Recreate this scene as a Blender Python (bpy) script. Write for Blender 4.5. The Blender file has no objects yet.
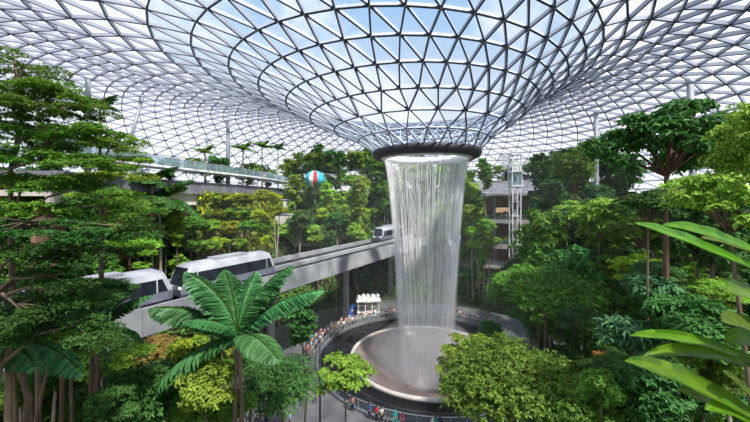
import bpy, bmesh, math, random
import numpy as np
from mathutils import Vector
PI = math.pi
C = bpy.context.scene.collection
RNG = np.random.default_rng(11)
random.seed(5)
F, HY, CZ = 333.0, 200.0, 24.0            # focal length in pixels, horizon row, eye height
AX, AY = 7.9, 51.5                        # axis of the waterfall

def W(px, py, Y):
    return Vector(((px-375)/F*Y, Y, CZ+(HY-py)/F*Y))
def PX(x, y): return 375+F*x/max(y, .1)
def sm(a, b, x):
    t = min(1, max(0, (x-a)/(b-a))); return t*t*(3-2*t)

# ------------------------------------------------------------------ materials
def new_mat(name):
    m = bpy.data.materials.new(name); m.use_nodes = True
    nt = m.node_tree
    for n in list(nt.nodes): nt.nodes.remove(n)
    out = nt.nodes.new('ShaderNodeOutputMaterial')
    return m, nt, out
def noise_col(nt, c1, c2, scale, detail=3, coord='Object', stretch=None):
    tc = nt.nodes.new('ShaderNodeTexCoord'); n = nt.nodes.new('ShaderNodeTexNoise')
    n.inputs['Scale'].default_value = scale; n.inputs['Detail'].default_value = detail
    src = tc.outputs[coord]
    if stretch:
        mp = nt.nodes.new('ShaderNodeMapping'); mp.inputs['Scale'].default_value = stretch
        nt.links.new(src, mp.inputs[0]); src = mp.outputs[0]
    nt.links.new(src, n.inputs['Vector'])
    r = nt.nodes.new('ShaderNodeValToRGB')
    r.color_ramp.elements[0].position = .35; r.color_ramp.elements[1].position = .65
    r.color_ramp.elements[0].color = (*c1, 1); r.color_ramp.elements[1].color = (*c2, 1)
    nt.links.new(n.outputs[0], r.inputs[0])
    return r.outputs[0]
def mat(name, c1, c2=None, scale=2.0, rough=.6, metal=0, emit=0, spec=.5, stretch=None, detail=3):
    m, nt, out = new_mat(name)
    p = nt.nodes.new('ShaderNodeBsdfPrincipled')
    c2 = c2 or tuple(min(1, v*1.15) for v in c1)
    col = noise_col(nt, c1, c2, scale, detail, stretch=stretch)
    nt.links.new(col, p.inputs['Base Color'])
    p.inputs['Roughness'].default_value = rough; p.inputs['Metallic'].default_value = metal
    p.inputs['Specular IOR Level'].default_value = spec
    if emit:
        nt.links.new(col, p.inputs['Emission Color']); p.inputs['Emission Strength'].default_value = emit
    nt.links.new(p.outputs[0], out.inputs[0])
    return m
def leaf_mat(name, dark, light, trans=.35, rough=.55, tip=None, tipat=.93):
    m, nt, out = new_mat(name)
    at = nt.nodes.new('ShaderNodeAttribute'); at.attribute_name = 'rnd'
    r = nt.nodes.new('ShaderNodeValToRGB')
    dark = tuple(v*1.2 for v in dark); light = tuple(min(.9, v*1.7) for v in light)
    r.color_ramp.elements[0].color = (*dark, 1); r.color_ramp.elements[1].color = (*light, 1)
    if tip:
        e = r.color_ramp.elements.new(tipat); e.color = (*light, 1)
        r.color_ramp.elements[-1].color = (*tip, 1)
    nt.links.new(at.outputs['Fac'], r.inputs[0])
    oi = nt.nodes.new('ShaderNodeObjectInfo')
    hs = nt.nodes.new('ShaderNodeHueSaturation')
    mr = nt.nodes.new('ShaderNodeMapRange'); mr.inputs[3].default_value = .475; mr.inputs[4].default_value = .52
    mv = nt.nodes.new('ShaderNodeMapRange'); mv.inputs[3].default_value = .8; mv.inputs[4].default_value = 1.25
    nt.links.new(oi.outputs['Random'], mr.inputs[0]); nt.links.new(oi.outputs['Random'], mv.inputs[0])
    nt.links.new(mr.outputs[0], hs.inputs['Hue']); nt.links.new(mv.outputs[0], hs.inputs['Value'])
    nt.links.new(r.outputs[0], hs.inputs['Color'])
    p = nt.nodes.new('ShaderNodeBsdfPrincipled'); p.inputs['Roughness'].default_value = rough
    p.inputs['Specular IOR Level'].default_value = .25
    t = nt.nodes.new('ShaderNodeBsdfTranslucent'); mx = nt.nodes.new('ShaderNodeMixShader')
    mx.inputs[0].default_value = trans
    nt.links.new(hs.outputs[0], p.inputs['Base Color']); nt.links.new(hs.outputs[0], t.inputs[0])
    nt.links.new(p.outputs[0], mx.inputs[1]); nt.links.new(t.outputs[0], mx.inputs[2])
    nt.links.new(mx.outputs[0], out.inputs[0])
    return m
def glass_mat(name, tint, milk=.1, milkc=(.9, .93, .96), gloss=.12, rough=.05):
    m, nt, out = new_mat(name)
    t = nt.nodes.new('ShaderNodeBsdfTransparent'); t.inputs[0].default_value = (*tint, 1)
    tr = nt.nodes.new('ShaderNodeBsdfTranslucent'); tr.inputs[0].default_value = (*milkc, 1)
    df = nt.nodes.new('ShaderNodeBsdfDiffuse'); df.inputs[0].default_value = (*milkc, 1)
    g = nt.nodes.new('ShaderNodeBsdfGlossy'); g.inputs['Roughness'].default_value = rough
    a = nt.nodes.new('ShaderNodeMixShader'); a.inputs[0].default_value = .25
    nt.links.new(tr.outputs[0], a.inputs[1]); nt.links.new(df.outputs[0], a.inputs[2])
    b = nt.nodes.new('ShaderNodeMixShader'); b.inputs[0].default_value = milk
    nt.links.new(t.outputs[0], b.inputs[1]); nt.links.new(a.outputs[0], b.inputs[2])
    c = nt.nodes.new('ShaderNodeMixShader'); c.inputs[0].default_value = gloss
    nt.links.new(b.outputs[0], c.inputs[1]); nt.links.new(g.outputs[0], c.inputs[2])
    nt.links.new(c.outputs[0], out.inputs[0])
    return m
M = {}
M['steel'] = mat('steel', (.33, .35, .42), (.40, .42, .49), .3, .6, spec=.15)
M['underside_shade'] = mat('underside_shade', (.055, .062, .10), (.08, .088, .12), .3, .6, spec=.15)  # dark tone standing in for shade on the member undersides
M['ringdark'] = mat('ringdark', (.03, .028, .038), (.045, .042, .052), .5, .6, spec=.2)
M['white_steel'] = mat('white_steel', (.72, .73, .76), (.8, .8, .82), 1, .4)
M['grey_column'] = mat('grey_column', (.17, .19, .22), (.22, .24, .27), .6, .5)
M['glass'] = glass_mat('roof_glass', (.92, .96, 1.0), .02, gloss=.05)
M['frit'] = glass_mat('roof_glass_fritted', (.93, .95, 1.0), .24, milkc=(.93, .92, .96), gloss=.05)
M['rail_glass'] = glass_mat('rail_glass', (.75, .86, .88), .22, (.62, .75, .78), .12)
M['concrete'] = mat('concrete', (.25, .26, .275), (.34, .345, .36), .35, .7, detail=5)
M['darkconc'] = mat('dark_concrete', (.13, .13, .15), (.19, .19, .21), .4, .8)
M['beige'] = mat('beige', (.55, .50, .42), (.62, .57, .48), .4, .7)
M['brown'] = mat('brown_wall', (.24, .12, .08), (.34, .19, .13), .5, .7)
M['track'] = mat('track', (.035, .035, .04), (.06, .06, .065), 1, .6)
M['paving'] = mat('paving', (.09, .09, .095), (.16, .158, .16), .5, .55, detail=6)
M['granite'] = mat('granite', (.006, .007, .009), (.02, .02, .024), .8, .14, detail=6, spec=.12)
M['bowl'] = mat('bowl', (.17, .115, .10), (.32, .27, .27), .22, .35, detail=4)
M['rim'] = mat('rim', (.62, .55, .48), (.7, .64, .56), .5, .4)
M['soil'] = mat('soil', (.022, .035, .012), (.055, .06, .025), .7, .95, detail=6)
M['bark'] = mat('bark', (.10, .065, .045), (.17, .12, .085), 3, .9, stretch=(1, 1, .2))
M['bark_red'] = mat('bark_red', (.09, .045, .03), (.15, .08, .05), 3, .9, stretch=(1, 1, .2))
M['bark_pale'] = mat('bark_pale', (.30, .25, .18), (.42, .36, .27), 3, .9, stretch=(1, 1, .2))
M['bamboo'] = mat('bamboo', (.15, .11, .06), (.22, .16, .09), 2, .7, stretch=(1, 1, .2))
M['black'] = mat('black_metal', (.012, .012, .014), (.02, .02, .022), 1, .4)
M['silver'] = mat('silver_metal', (.5, .51, .53), (.6, .6, .62), 1, .3, .6)
M['train_white'] = mat('train_white', (.42, .43, .46), (.47, .48, .51), .4, .3)
M['train_roof'] = mat('train_roof', (.30, .31, .34), (.35, .36, .39), .6, .45)
M['train_grey'] = mat('train_grey', (.16, .17, .22), (.2, .21, .26), .6, .35)
M['train_glass'] = mat('train_glass', (.012, .014, .022), (.025, .028, .04), .6, .08)
M['lamp'] = mat('lamp', (.9, .9, .85), (1, 1, .95), 1, .3, emit=1.2)
M['shoplight'] = mat('shoplight', (.55, .32, .18), (.8, .55, .35), .8, .4, emit=.5)
M['stone'] = mat('stone', (.33, .30, .27), (.45, .42, .38), .6, .85, detail=5)
M['white'] = mat('white_paint', (.8, .8, .8), (.86, .86, .86), 1, .4)
M['blue'] = mat('blue_panel', (.05, .12, .55), (.07, .16, .62), 1, .4)
M['teal'] = mat('teal', (.03, .35, .42), (.05, .42, .5), 1, .4)
M['skin'] = mat('skin', (.50, .30, .21), (.56, .34, .25), 3, .6)
M['hair'] = mat('hair', (.012, .009, .008), (.025, .018, .014), 5, .5)
def cloth(n, c): M[n] = mat(n, c, tuple(min(1, v*1.2) for v in c), 6, .85)
for n, c in dict(c_red=(.55, .03, .04), c_white=(.75, .75, .75), c_black=(.02, .02, .025), c_teal=(.02, .33, .33), c_maroon=(.25, .015, .06),
                 c_blue=(.04, .12, .42), c_navy=(.02, .03, .1), c_pink=(.65, .25, .3), c_yellow=(.75, .5, .03), c_grey=(.22, .22, .24),
                 c_sky=(.2, .42, .6), c_beige=(.5, .42, .32), c_green=(.06, .25, .1), c_orange=(.65, .22, .04), c_denim=(.07, .12, .22)).items(): cloth(n, c)
# leaves
LM = {}
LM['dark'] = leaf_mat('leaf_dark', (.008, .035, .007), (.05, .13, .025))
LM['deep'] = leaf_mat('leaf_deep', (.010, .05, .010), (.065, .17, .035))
LM['mid'] = leaf_mat('leaf_mid', (.018, .07, .008), (.13, .25, .03))
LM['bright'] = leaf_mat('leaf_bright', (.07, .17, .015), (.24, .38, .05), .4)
LM['lime'] = leaf_mat('leaf_lime', (.16, .30, .015), (.36, .52, .06), .45)
LM['yellow'] = leaf_mat('leaf_yellow', (.02, .08, .01), (.14, .20, .02), .4, tip=(.85, .65, .03), tipat=.6)
LM['flower'] = leaf_mat('flowering_leaf', (.02, .07, .01), (.12, .20, .015), .4, tip=(1, .80, .03), tipat=.42)
LM['blue'] = leaf_mat('leaf_bluegreen', (.018, .07, .025), (.09, .20, .08))
LM['brown'] = leaf_mat('leaf_brown', (.10, .06, .02), (.26, .18, .05), tip=(.35, .12, .04))
LM['rust'] = leaf_mat('leaf_rust', (.28, .10, .03), (.5, .24, .08))
LM['palm'] = leaf_mat('leaf_palm', (.02, .10, .03), (.07, .21, .07), .35, .4)
LM['strap'] = leaf_mat('leaf_strap', (.022, .085, .004), (.11, .21, .012), .45, .3)
LM['strap2'] = leaf_mat('leaf_strap_pale', (.03, .09, .01), (.12, .18, .03), .45, .35)
LM['red'] = leaf_mat('leaf_red', (.10, .02, .02), (.28, .07, .05))

# ------------------------------------------------------------------ object helpers
def tag(o, label=None, cat=None, group=None, kind=None):
    if label: o['label'] = label
    if cat: o['category'] = cat
    if group: o['group'] = group
    if kind: o['kind'] = kind
    return o
def empty(name, loc=(0, 0, 0), rz=0):
    o = bpy.data.objects.new(name, None); C.objects.link(o); o.location = loc; o.rotation_euler = (0, 0, rz)
    o.empty_display_size = .3
    return o
VARIANT = {}
def link(name, me, parent=None, loc=None, m=None):
    if m is not None and not (me.materials and me.materials[0] == m):    # a copy of the mesh for each material, shared by all that use it
        key = (me.name, m.name)
        if key not in VARIANT:
            v = me.copy(); v.materials.clear(); v.materials.append(m); VARIANT[key] = v
        me = VARIANT[key]
    o = bpy.data.objects.new(name, me); C.objects.link(o)
    if parent: o.parent = parent
    if loc is not None: o.location = loc
    return o
class MB:
    def __init__(s): s.v = []; s.f = []; s.m = []
    def add(s, vs, fs, mi=0):
        b = len(s.v); s.v += [tuple(v) for v in vs]
        for f in fs: s.f.append(tuple(i+b for i in f)); s.m.append(mi)
    def box(s, x0, y0, z0, x1, y1, z1, mi=0):
        s.add([(x0,y0,z0),(x1,y0,z0),(x1,y1,z0),(x0,y1,z0),(x0,y0,z1),(x1,y0,z1),(x1,y1,z1),(x0,y1,z1)],
              [(0,3,2,1),(4,5,6,7),(0,1,5,4),(1,2,6,5),(2,3,7,6),(3,0,4,7)], mi)
    def prism(s, poly, z0, z1, mi=0):
        n = len(poly)
        s.add([(x,y,z0) for x,y in poly]+[(x,y,z1) for x,y in poly],
              [tuple(range(n))[::-1], tuple(range(n,2*n))]+[(i,(i+1)%n,n+(i+1)%n,n+i) for i in range(n)], mi)
    def tube(s, pts, rad, n=6, mi=0, cap=True):
        pts = [Vector(p) for p in pts]; k = len(pts)
        if not hasattr(rad, '__len__'): rad = [rad]*k
        vs = []; prev = None
        for i, p in enumerate(pts):
            d = (pts[min(i+1,k-1)]-pts[max(i-1,0)]).normalized()
            a = prev if prev is not None else (Vector((1,0,0)) if abs(d.x) < .8 else Vector((0,1,0)))
            a = (a-d*a.dot(d)).normalized(); b = d.cross(a); prev = a
            for j in range(n):
                t = 2*PI*j/n; vs.append(p+(a*math.cos(t)+b*math.sin(t))*rad[i])
        fs = [(i*n+j, i*n+(j+1)%n, (i+1)*n+(j+1)%n, (i+1)*n+j) for i in range(k-1) for j in range(n)]
        if cap: fs += [tuple(range(n))[::-1], tuple((k-1)*n+j for j in range(n))]
        s.add(vs, fs, mi)
    def lathe(s, prof, n=64, c=(0,0), mi=0, closed=False):
        k = len(prof); vs = []
        for r, z in prof:
            for j in range(n):
                t = 2*PI*j/n; vs.append((c[0]+r*math.cos(t), c[1]+r*math.sin(t), z))
        rng = range(k) if closed else range(k-1)
        s.add(vs, [(i*n+j, i*n+(j+1)%n, ((i+1)%k)*n+(j+1)%n, ((i+1)%k)*n+j) for i in rng for j in range(n)], mi)
    def ball(s, c, r, sx=1, sy=1, sz=1, n=10, mi=0):
        pr = [(r*math.sin(PI*i/(n//2+1)), -r*math.cos(PI*i/(n//2+1))) for i in range(0, n//2+2)]
        b = len(s.v); k = len(pr)
        vs = [(c[0]+max(q,1e-4)*math.cos(2*PI*j/n)*sx, c[1]+max(q,1e-4)*math.sin(2*PI*j/n)*sy, c[2]+z*sz) for q, z in pr for j in range(n)]
        s.add(vs, [(i*n+j, i*n+(j+1)%n, (i+1)*n+(j+1)%n, (i+1)*n+j) for i in range(k-1) for j in range(n)], mi)
    def mesh(s, name, mats, smooth=False):
        me = bpy.data.meshes.new(name); me.from_pydata(s.v, [], s.f)
        if not isinstance(mats, (list, tuple)): mats = [mats]
        for m in mats: me.materials.append(m)
        if len(mats) > 1: me.polygons.foreach_set('material_index', s.m)
        if smooth: me.polygons.foreach_set('use_smooth', [True]*len(s.f))
        me.update(); return me
    def obj(s, name, mats, parent=None, smooth=False, loc=None):
        return link(name, s.mesh(name, mats, smooth), parent, loc)
def np_mesh(name, V, Fq, rnd, m=None):
    """V (n,3), Fq (k,4) quads, rnd (k,) face attribute"""
    me = bpy.data.meshes.new(name)
    me.vertices.add(len(V)); me.vertices.foreach_set('co', np.ascontiguousarray(V, dtype=np.float32).ravel())
    k = len(Fq)
    me.loops.add(k*4); me.loops.foreach_set('vertex_index', Fq.astype(np.int32).ravel())
    me.polygons.add(k); me.polygons.foreach_set('loop_start', np.arange(0, 4*k, 4, dtype=np.int32))
    me.polygons.foreach_set('loop_total', np.full(k, 4, dtype=np.int32))
    a = me.attributes.new('rnd', 'FLOAT', 'FACE'); a.data.foreach_set('value', rnd.astype(np.float32))
    if m: me.materials.append(m)
    me.update(calc_edges=True)
    return me

# ------------------------------------------------------------------ leaves
T_DIAMOND = (np.array([(0,0,0),(.5,.5,.06),(1,0,-.08),(.5,-.5,.06)]), np.array([(0,1,2,3)]))
T_FOLD = (np.array([(0,0,0),(.3,.5,.09),(.72,.38,.05),(1,0,-.16),(.72,-.38,.05),(.3,-.5,.09)]), np.array([(0,1,2,3),(0,3,4,5)]))
def norm(a): return a/np.maximum(np.linalg.norm(a, axis=-1, keepdims=True), 1e-9)
def leaf_arrays(P, D, N, L, Wd, T, rnd):
    tv, tf = T
    D = norm(D); S = norm(np.cross(D, N)); N2 = np.cross(S, D)
    L = np.broadcast_to(np.asarray(L, float), (len(P),)); Wd = np.broadcast_to(np.asarray(Wd, float), (len(P),))
    V = (P[:, None, :] + tv[None, :, 0, None]*L[:, None, None]*D[:, None, :] + tv[None, :, 1, None]*Wd[:, None, None]*S[:, None, :]
         + tv[None, :, 2, None]*L[:, None, None]*N2[:, None, :]).reshape(-1, 3)
    k = len(tv)
    Fq = (np.arange(len(P))[:, None, None]*k + tf[None]).reshape(-1, 4)
    return V, Fq, np.repeat(rnd, len(tf))
def sprigs(P, O, k, L, wr, T, spread=1.0, droop=.25, rng=RNG, cvar=None):
    """at each point P with outward/up axis O put a rosette of k leaves"""
    n = len(P)
    a = rng.normal(size=(n, 3)); U = norm(np.cross(O, a)); V = np.cross(O, U)
    out = []
    base = rng.random(n)*2*PI
    pc = rng.random(n) if cvar is None else cvar
    for i in range(k):
        t = base + 2*PI*i/k + rng.normal(size=n)*.35
        rad = U*np.cos(t)[:, None]+V*np.sin(t)[:, None]
        el = rng.normal(size=n)*.3 + .15
        D = norm(rad*spread + O*el[:, None] + np.array([0, 0, -droop]))
        N = norm(O + rng.normal(size=(n, 3))*.35 + np.array([0, 0, .4]))
        Ls = L*(.7+.6*rng.random(n))
        out.append(leaf_arrays(P, D, N, Ls, Ls*wr, T, np.clip(pc*.4+rng.random(n)*.6, 0, 1)))
    Vs = []; Fs = []; Rs = []; b = 0
    for v, f, r in out: Vs.append(v); Fs.append(f+b); Rs.append(r); b += len(v)
    return np.concatenate(Vs), np.concatenate(Fs), np.concatenate(Rs)
def join(parts):
    Vs = []; Fs = []; Rs = []; b = 0
    for v, f, r in parts: Vs.append(v); Fs.append(f+b); Rs.append(r); b += len(v)
    return np.concatenate(Vs), np.concatenate(Fs), np.concatenate(Rs)
def unit_rand(n, rng):
    return norm(rng.normal(size=(n, 3)))
def crown(kind, seed):
    """foliage of unit radius; returns mesh, cluster centres"""
    rng = np.random.default_rng(seed)
    if kind == 'fine':       # flat tiers of tiny leaves
        nc, n, k, L, wr, T, az, fl = 46, 95, 4, .058, .5, T_DIAMOND, .62, .28
    elif kind == 'mound':
        nc, n, k, L, wr, T, az, fl = 60, 85, 4, .052, .55, T_DIAMOND, .62, .55
    elif kind == 'broad':
        nc, n, k, L, wr, T, az, fl = 46, 36, 6, .125, .42, T_FOLD, .85, .7
    elif kind == 'round':
        nc, n, k, L, wr, T, az, fl = 56, 46, 4, .085, .5, T_FOLD, .95, .75
    elif kind == 'slim':
        nc, n, k, L, wr, T, az, fl = 36, 36, 4, .125, .42, T_FOLD, 1.9, .7
    elif kind == 'layer':    # bright maple like layers
        nc, n, k, L, wr, T, az, fl = 30, 26, 5, .115, .55, T_FOLD, .9, .22
    elif kind == 'bush':
        nc, n, k, L, wr, T, az, fl = 36, 44, 4, .115, .5, T_FOLD, .8, .8
    elif kind == 'open':     # separate clumps of glossy leaves on spreading limbs
        nc, n, k, L, wr, T, az, fl = 48, 24, 6, .105, .42, T_FOLD, .8, .5
    elif kind == 'leafy':    # loose crown of larger leaves with gaps
        nc, n, k, L, wr, T, az, fl = 40, 13, 5, .20, .42, T_FOLD, 1.0, .75
    elif kind == 'leafyslim':
        nc, n, k, L, wr, T, az, fl = 34, 11, 5, .22, .42, T_FOLD, 1.7, .75
    elif kind == 'tuft':     # few big rosettes
        nc, n, k, L, wr, T, az, fl = 16, 9, 8, .42, .3, T_FOLD, .9, .6
    d = unit_rand(nc, rng); d[:, 2] = np.where(d[:, 2] < -.3, -d[:, 2], d[:, 2])
    rr = .35+.5*rng.random(nc)**.5
    if kind == 'leafy': rr *= .8+.4*rng.random(nc); d[:, 2] = np.where(rng.random(nc) < .35, -np.abs(d[:, 2]), d[:, 2])
    if kind == 'open': rr = .4+.65*rng.random(nc)**.6
    if kind == 'layer': rr = .45+.6*rng.random(nc)**.6
    if 'slim' in kind: rr = .25+.5*rng.random(nc)
    cc = d*rr[:, None]*np.array([1, 1, az])
    if kind in ('broad', 'round', 'bush'): d[:, 2] = np.where(rng.random(nc) < .35, -np.abs(d[:, 2])*.9, d[:, 2]); cc = d*rr[:, None]*np.array([1, 1, az])
    if 'slim' in kind:
        zz = np.linspace(-1, 1, nc)*az*.85; cc[:, 2] = zz; cc[:, :2] *= (1.05-.45*np.abs(zz/az))[:, None]
    parts = []
    for i in range(nc):
        rc = (.26+.14*rng.random())*(.72 if kind == 'open' else 1.0)
        o = unit_rand(n, rng); o[:, 2] = np.abs(o[:, 2])*np.where(rng.random(n) < .8, 1, -1)
        sh = (.55+.45*rng.random(n))[:, None]
        P = cc[i]+o*sh*rc*np.array([1, 1, fl])
        O = norm(o*.6+np.array([0, 0, .75])+rng.normal(size=(n, 3))*.2)
        cv = np.clip(rng.random()*.5+.5*rng.random(n), 0, 1)
        parts.append(sprigs(P, O, k, L, wr, T, rng=rng, cvar=cv))
    V, Fq, R = join(parts)
    return np_mesh('foliage_'+kind, V, Fq, R, LM['mid']), cc, az
CROWNS = {}
def get_crown(kind, var):
    key = (kind, var)
    if key not in CROWNS: CROWNS[key] = crown(kind, hash(kind) % 1 + sum(map(ord, kind))+37*var)
    return CROWNS[key]

# ------------------------------------------------------------------ terrain
OV = Vector((4.5, 74, 0)); UV = Vector((.494, .869, 0)); NV = Vector((-.869, .494, 0))
def SN(s, n, z=0): return OV+UV*s+NV*n+Vector((0, 0, z))
def to_sn(x, y):
    d = Vector((x, y, 0))-OV; return d.dot(UV), d.dot(NV)
def ground(x, y):
    dx, dy = x-AX, y-AY; r = math.hypot(dx, dy); th = abs(math.degrees(math.atan2(dx, dy)))
    left = dx < 0
    H = 25-19*sm(95, 140, th) if left else 23-14*sm(95, 150, th)
    r0 = 27 + (3 if left else 0) - 2*sm(90, 150, th); r1 = 50 + 6*sm(90, 150, th)
    z = H*sm(r0, r1, r)
    z += (math.sin(x*.31+y*.17)*.4+math.sin(x*.13-y*.41)*.5)*sm(r0, r0+8, r)
    s, n = to_sn(x, y)
    if -1.5 < n < 11 and s < 21: z = min(z, 10.2)
    # building terraces at the right back stand on level ground
    if x > 20 and y > 80 and x < 60: z = min(z, .02*(y-80))
    return z - .25*(1-sm(22, r0, r))
def build_terrain():
    nr, nt = 74, 200; rs = [20+(96-20)*i/(nr-1) for i in range(nr)]
    b = MB(); vs = []
    for r in rs:
        for j in range(nt):
            t = 2*PI*j/nt; x = AX+r*math.cos(t); y = AY+r*math.sin(t); vs.append((x, y, ground(x, y)-(.3 if r < 26 else 0)))
    b.add(vs, [(i*nt+j, i*nt+(j+1)%nt, (i+1)*nt+(j+1)%nt, (i+1)*nt+j) for i in range(nr-1) for j in range(nt)])
    tag(b.obj('ground', M['soil'], smooth=True), 'dark soil slopes under the forest planting', 'ground', kind='structure')
build_terrain()
b = MB(); b.lathe([(16.5, -.02), (40, -.02), (40, -.4), (16.5, -.4)], 96, (AX, AY), closed=True)
tag(b.obj('floor', M['paving']), 'grey paved plaza around the waterfall pool', 'floor', kind='structure')

# ------------------------------------------------------------------ roof
def interp(x, xs, ys): return float(np.interp(x, xs, ys))
ZR = ([7.7, 9.9, 12.8, 15.6, 18.1, 20.7, 23.3, 26.2, 29.1, 32, 36, 40, 45, 50, 56, 62, 68, 74, 80, 86, 92],
      [31.3, 33.2, 34.8, 36.35, 38.1, 39.5, 40.7, 41.9, 42.8, 43.5, 44.1, 44.3, 44.1, 43.4, 41.9, 39.7, 36.8, 33.3, 29.2, 24.4, 19])
CR = ([7.7, 15.6, 18.1, 20.7, 23.3, 26.2, 29.1, 36, 46], [7.9, 5.96, 5.05, 3.96, 2.88, 1.5, 0, -2.8, -4.5])
def roof_pt(R, t):
    cx = interp(R, *CR); x = cx+R*math.cos(t); y = AY+R*math.sin(t)
    tl = .045*sm(16, 26, R)*(1-sm(60, 90, R)*.5)
    return Vector((x, y, interp(R, *ZR)-tl*R*math.cos(t)))
def roof_norm(R, t):
    e = .3; a = roof_pt(R+e, t)-roof_pt(R-e, t); c = roof_pt(R, t+.01)-roof_pt(R, t-.01)
    n = a.cross(c).normalized()
    return n if n.z > 0 else -n
RR = [7.7, 9.9, 12.8, 15.6, 18.1, 20.7, 23.3, 26.2, 29.1]
while RR[-1] < 90: RR.append(RR[-1]+3.0)
NN = []
for i, R in enumerate(RR): NN.append(24 if i < 3 else 48 if i < 11 else 96)
def build_roof():
    rings = []; par = 0
    for i, R in enumerate(RR):
        N = NN[i]
        if i and NN[i] != NN[i-1]: off = rings[-1][1]; par = 0       # a fine node sits over each coarse node
        elif i: off = rings[-1][1]+PI/N*(1 if par % 2 == 0 else -1); par += 1
        else: off = PI/24*.4
        pts = [roof_pt(R, off+2*PI*j/N) for j in range(N)]; nr = [roof_norm(R, off+2*PI*j/N) for j in range(N)]
        rings.append((N, off, pts, nr))
    edges = []; tris = []
    for i, (N, off, pts, nr) in enumerate(rings):
        for j in range(N): edges.append((pts[j], pts[(j+1)%N], nr[j], i, 0))
        if i+1 < len(rings):
            N2, off2, p2, n2 = rings[i+1]
            if N2 == N:
                up = off2 > off
                for j in range(N):
                    a, bb = (j-1, j) if up else (j, j+1)   # neighbours at -half and +half
                    edges.append((pts[j], p2[a%N], nr[j], i, 1)); edges.append((pts[j], p2[bb%N], nr[j], i, 1))
                    tris.append(((pts[j], p2[a%N], p2[bb%N]), i)); tris.append(((pts[j], p2[bb%N], pts[(j+1)%N]), i))
            else:
                for j in range(N):
                    q = 2*j
                    for d in (-1, 0, 1): edges.append((pts[j], p2[(q+d)%N2], nr[j], i, 1))
                    tris.append(((pts[j], p2[(q-1)%N2], p2[q%N2]), i)); tris.append(((pts[j], p2[q%N2], p2[(q+1)%N2]), i))
                    tris.append(((pts[j], p2[(q+1)%N2], pts[(j+1)%N]), i))
    b = MB(); fl = MB()
    for p, q, n, i, k in edges:
        d = (q-p).normalized(); s = d.cross(n).normalized(); n = s.cross(d).normalized()
        if n.z < 0: n = -n
        w = .07 if i < 11 else .06; h = .36 if i < 9 else .44
        if k == 0: w *= 1.15
        if i < 2: w *= .8; h *= .6
        vs = [p+s*w, p-s*w, p-s*w-n*h, p+s*w-n*h, q+s*w, q-s*w, q-s*w-n*h, q+s*w-n*h]
        b.add(vs, [(0,1,5,4), (1,2,6,5), (2,3,7,6), (3,0,4,7)])
        w2 = w+.012; h0 = h-.015; h1 = h+.05  # added dark strip along the bottom edge, paints the underside's shade
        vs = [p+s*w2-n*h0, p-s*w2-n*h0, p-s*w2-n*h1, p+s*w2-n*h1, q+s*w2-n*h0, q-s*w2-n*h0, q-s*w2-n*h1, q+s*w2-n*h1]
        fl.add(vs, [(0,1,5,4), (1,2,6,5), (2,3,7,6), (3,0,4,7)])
    for i, (N, off, pts, nr) in enumerate(rings):
        for p, n in zip(pts, nr):
            b.tube([p+n*.04, p-n*.45], .11, 6)
    root = empty('ceiling'); tag(root, 'glazed steel lattice dome sweeping down into a central funnel', 'roof', kind='structure')
    b.obj('steel_lattice', M['steel'], root); tag(fl.obj('shade_strip', M['underside_shade'], root), 'dark strip painting in the shade under the lattice members')
    for nm, mm, rg in (('funnel_glass', M['glass'], lambda i: i < 8), ('dome_glass', M['frit'], lambda i: i >= 8)):
        g = MB()
        for t, i in tris:
            if rg(i): g.add([v+Vector((0, 0, .03)) for v in t], [(0, 1, 2)])
        g.obj(nm, mm, root)
    # dark collar at the mouth of the funnel and the pale lit gutter inside it
    c = MB(); c.lathe([(8.15, 31.55), (8.3, 31.1), (8.05, 30.55), (7.45, 30.25), (6.9, 30.35), (6.9, 30.6), (7.4, 31.55)], 96, (AX, AY), closed=True)
    c.obj('funnel_collar', M['ringdark'], root, True)
    c = MB(); c.lathe([(6.92, 30.3), (6.6, 30.1), (6.3, 30.25), (6.1, 31.2), (6.9, 31.5)], 96, (AX, AY), closed=True)
    c.obj('rain_gutter', M['white'], root, True)
build_roof()

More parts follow.
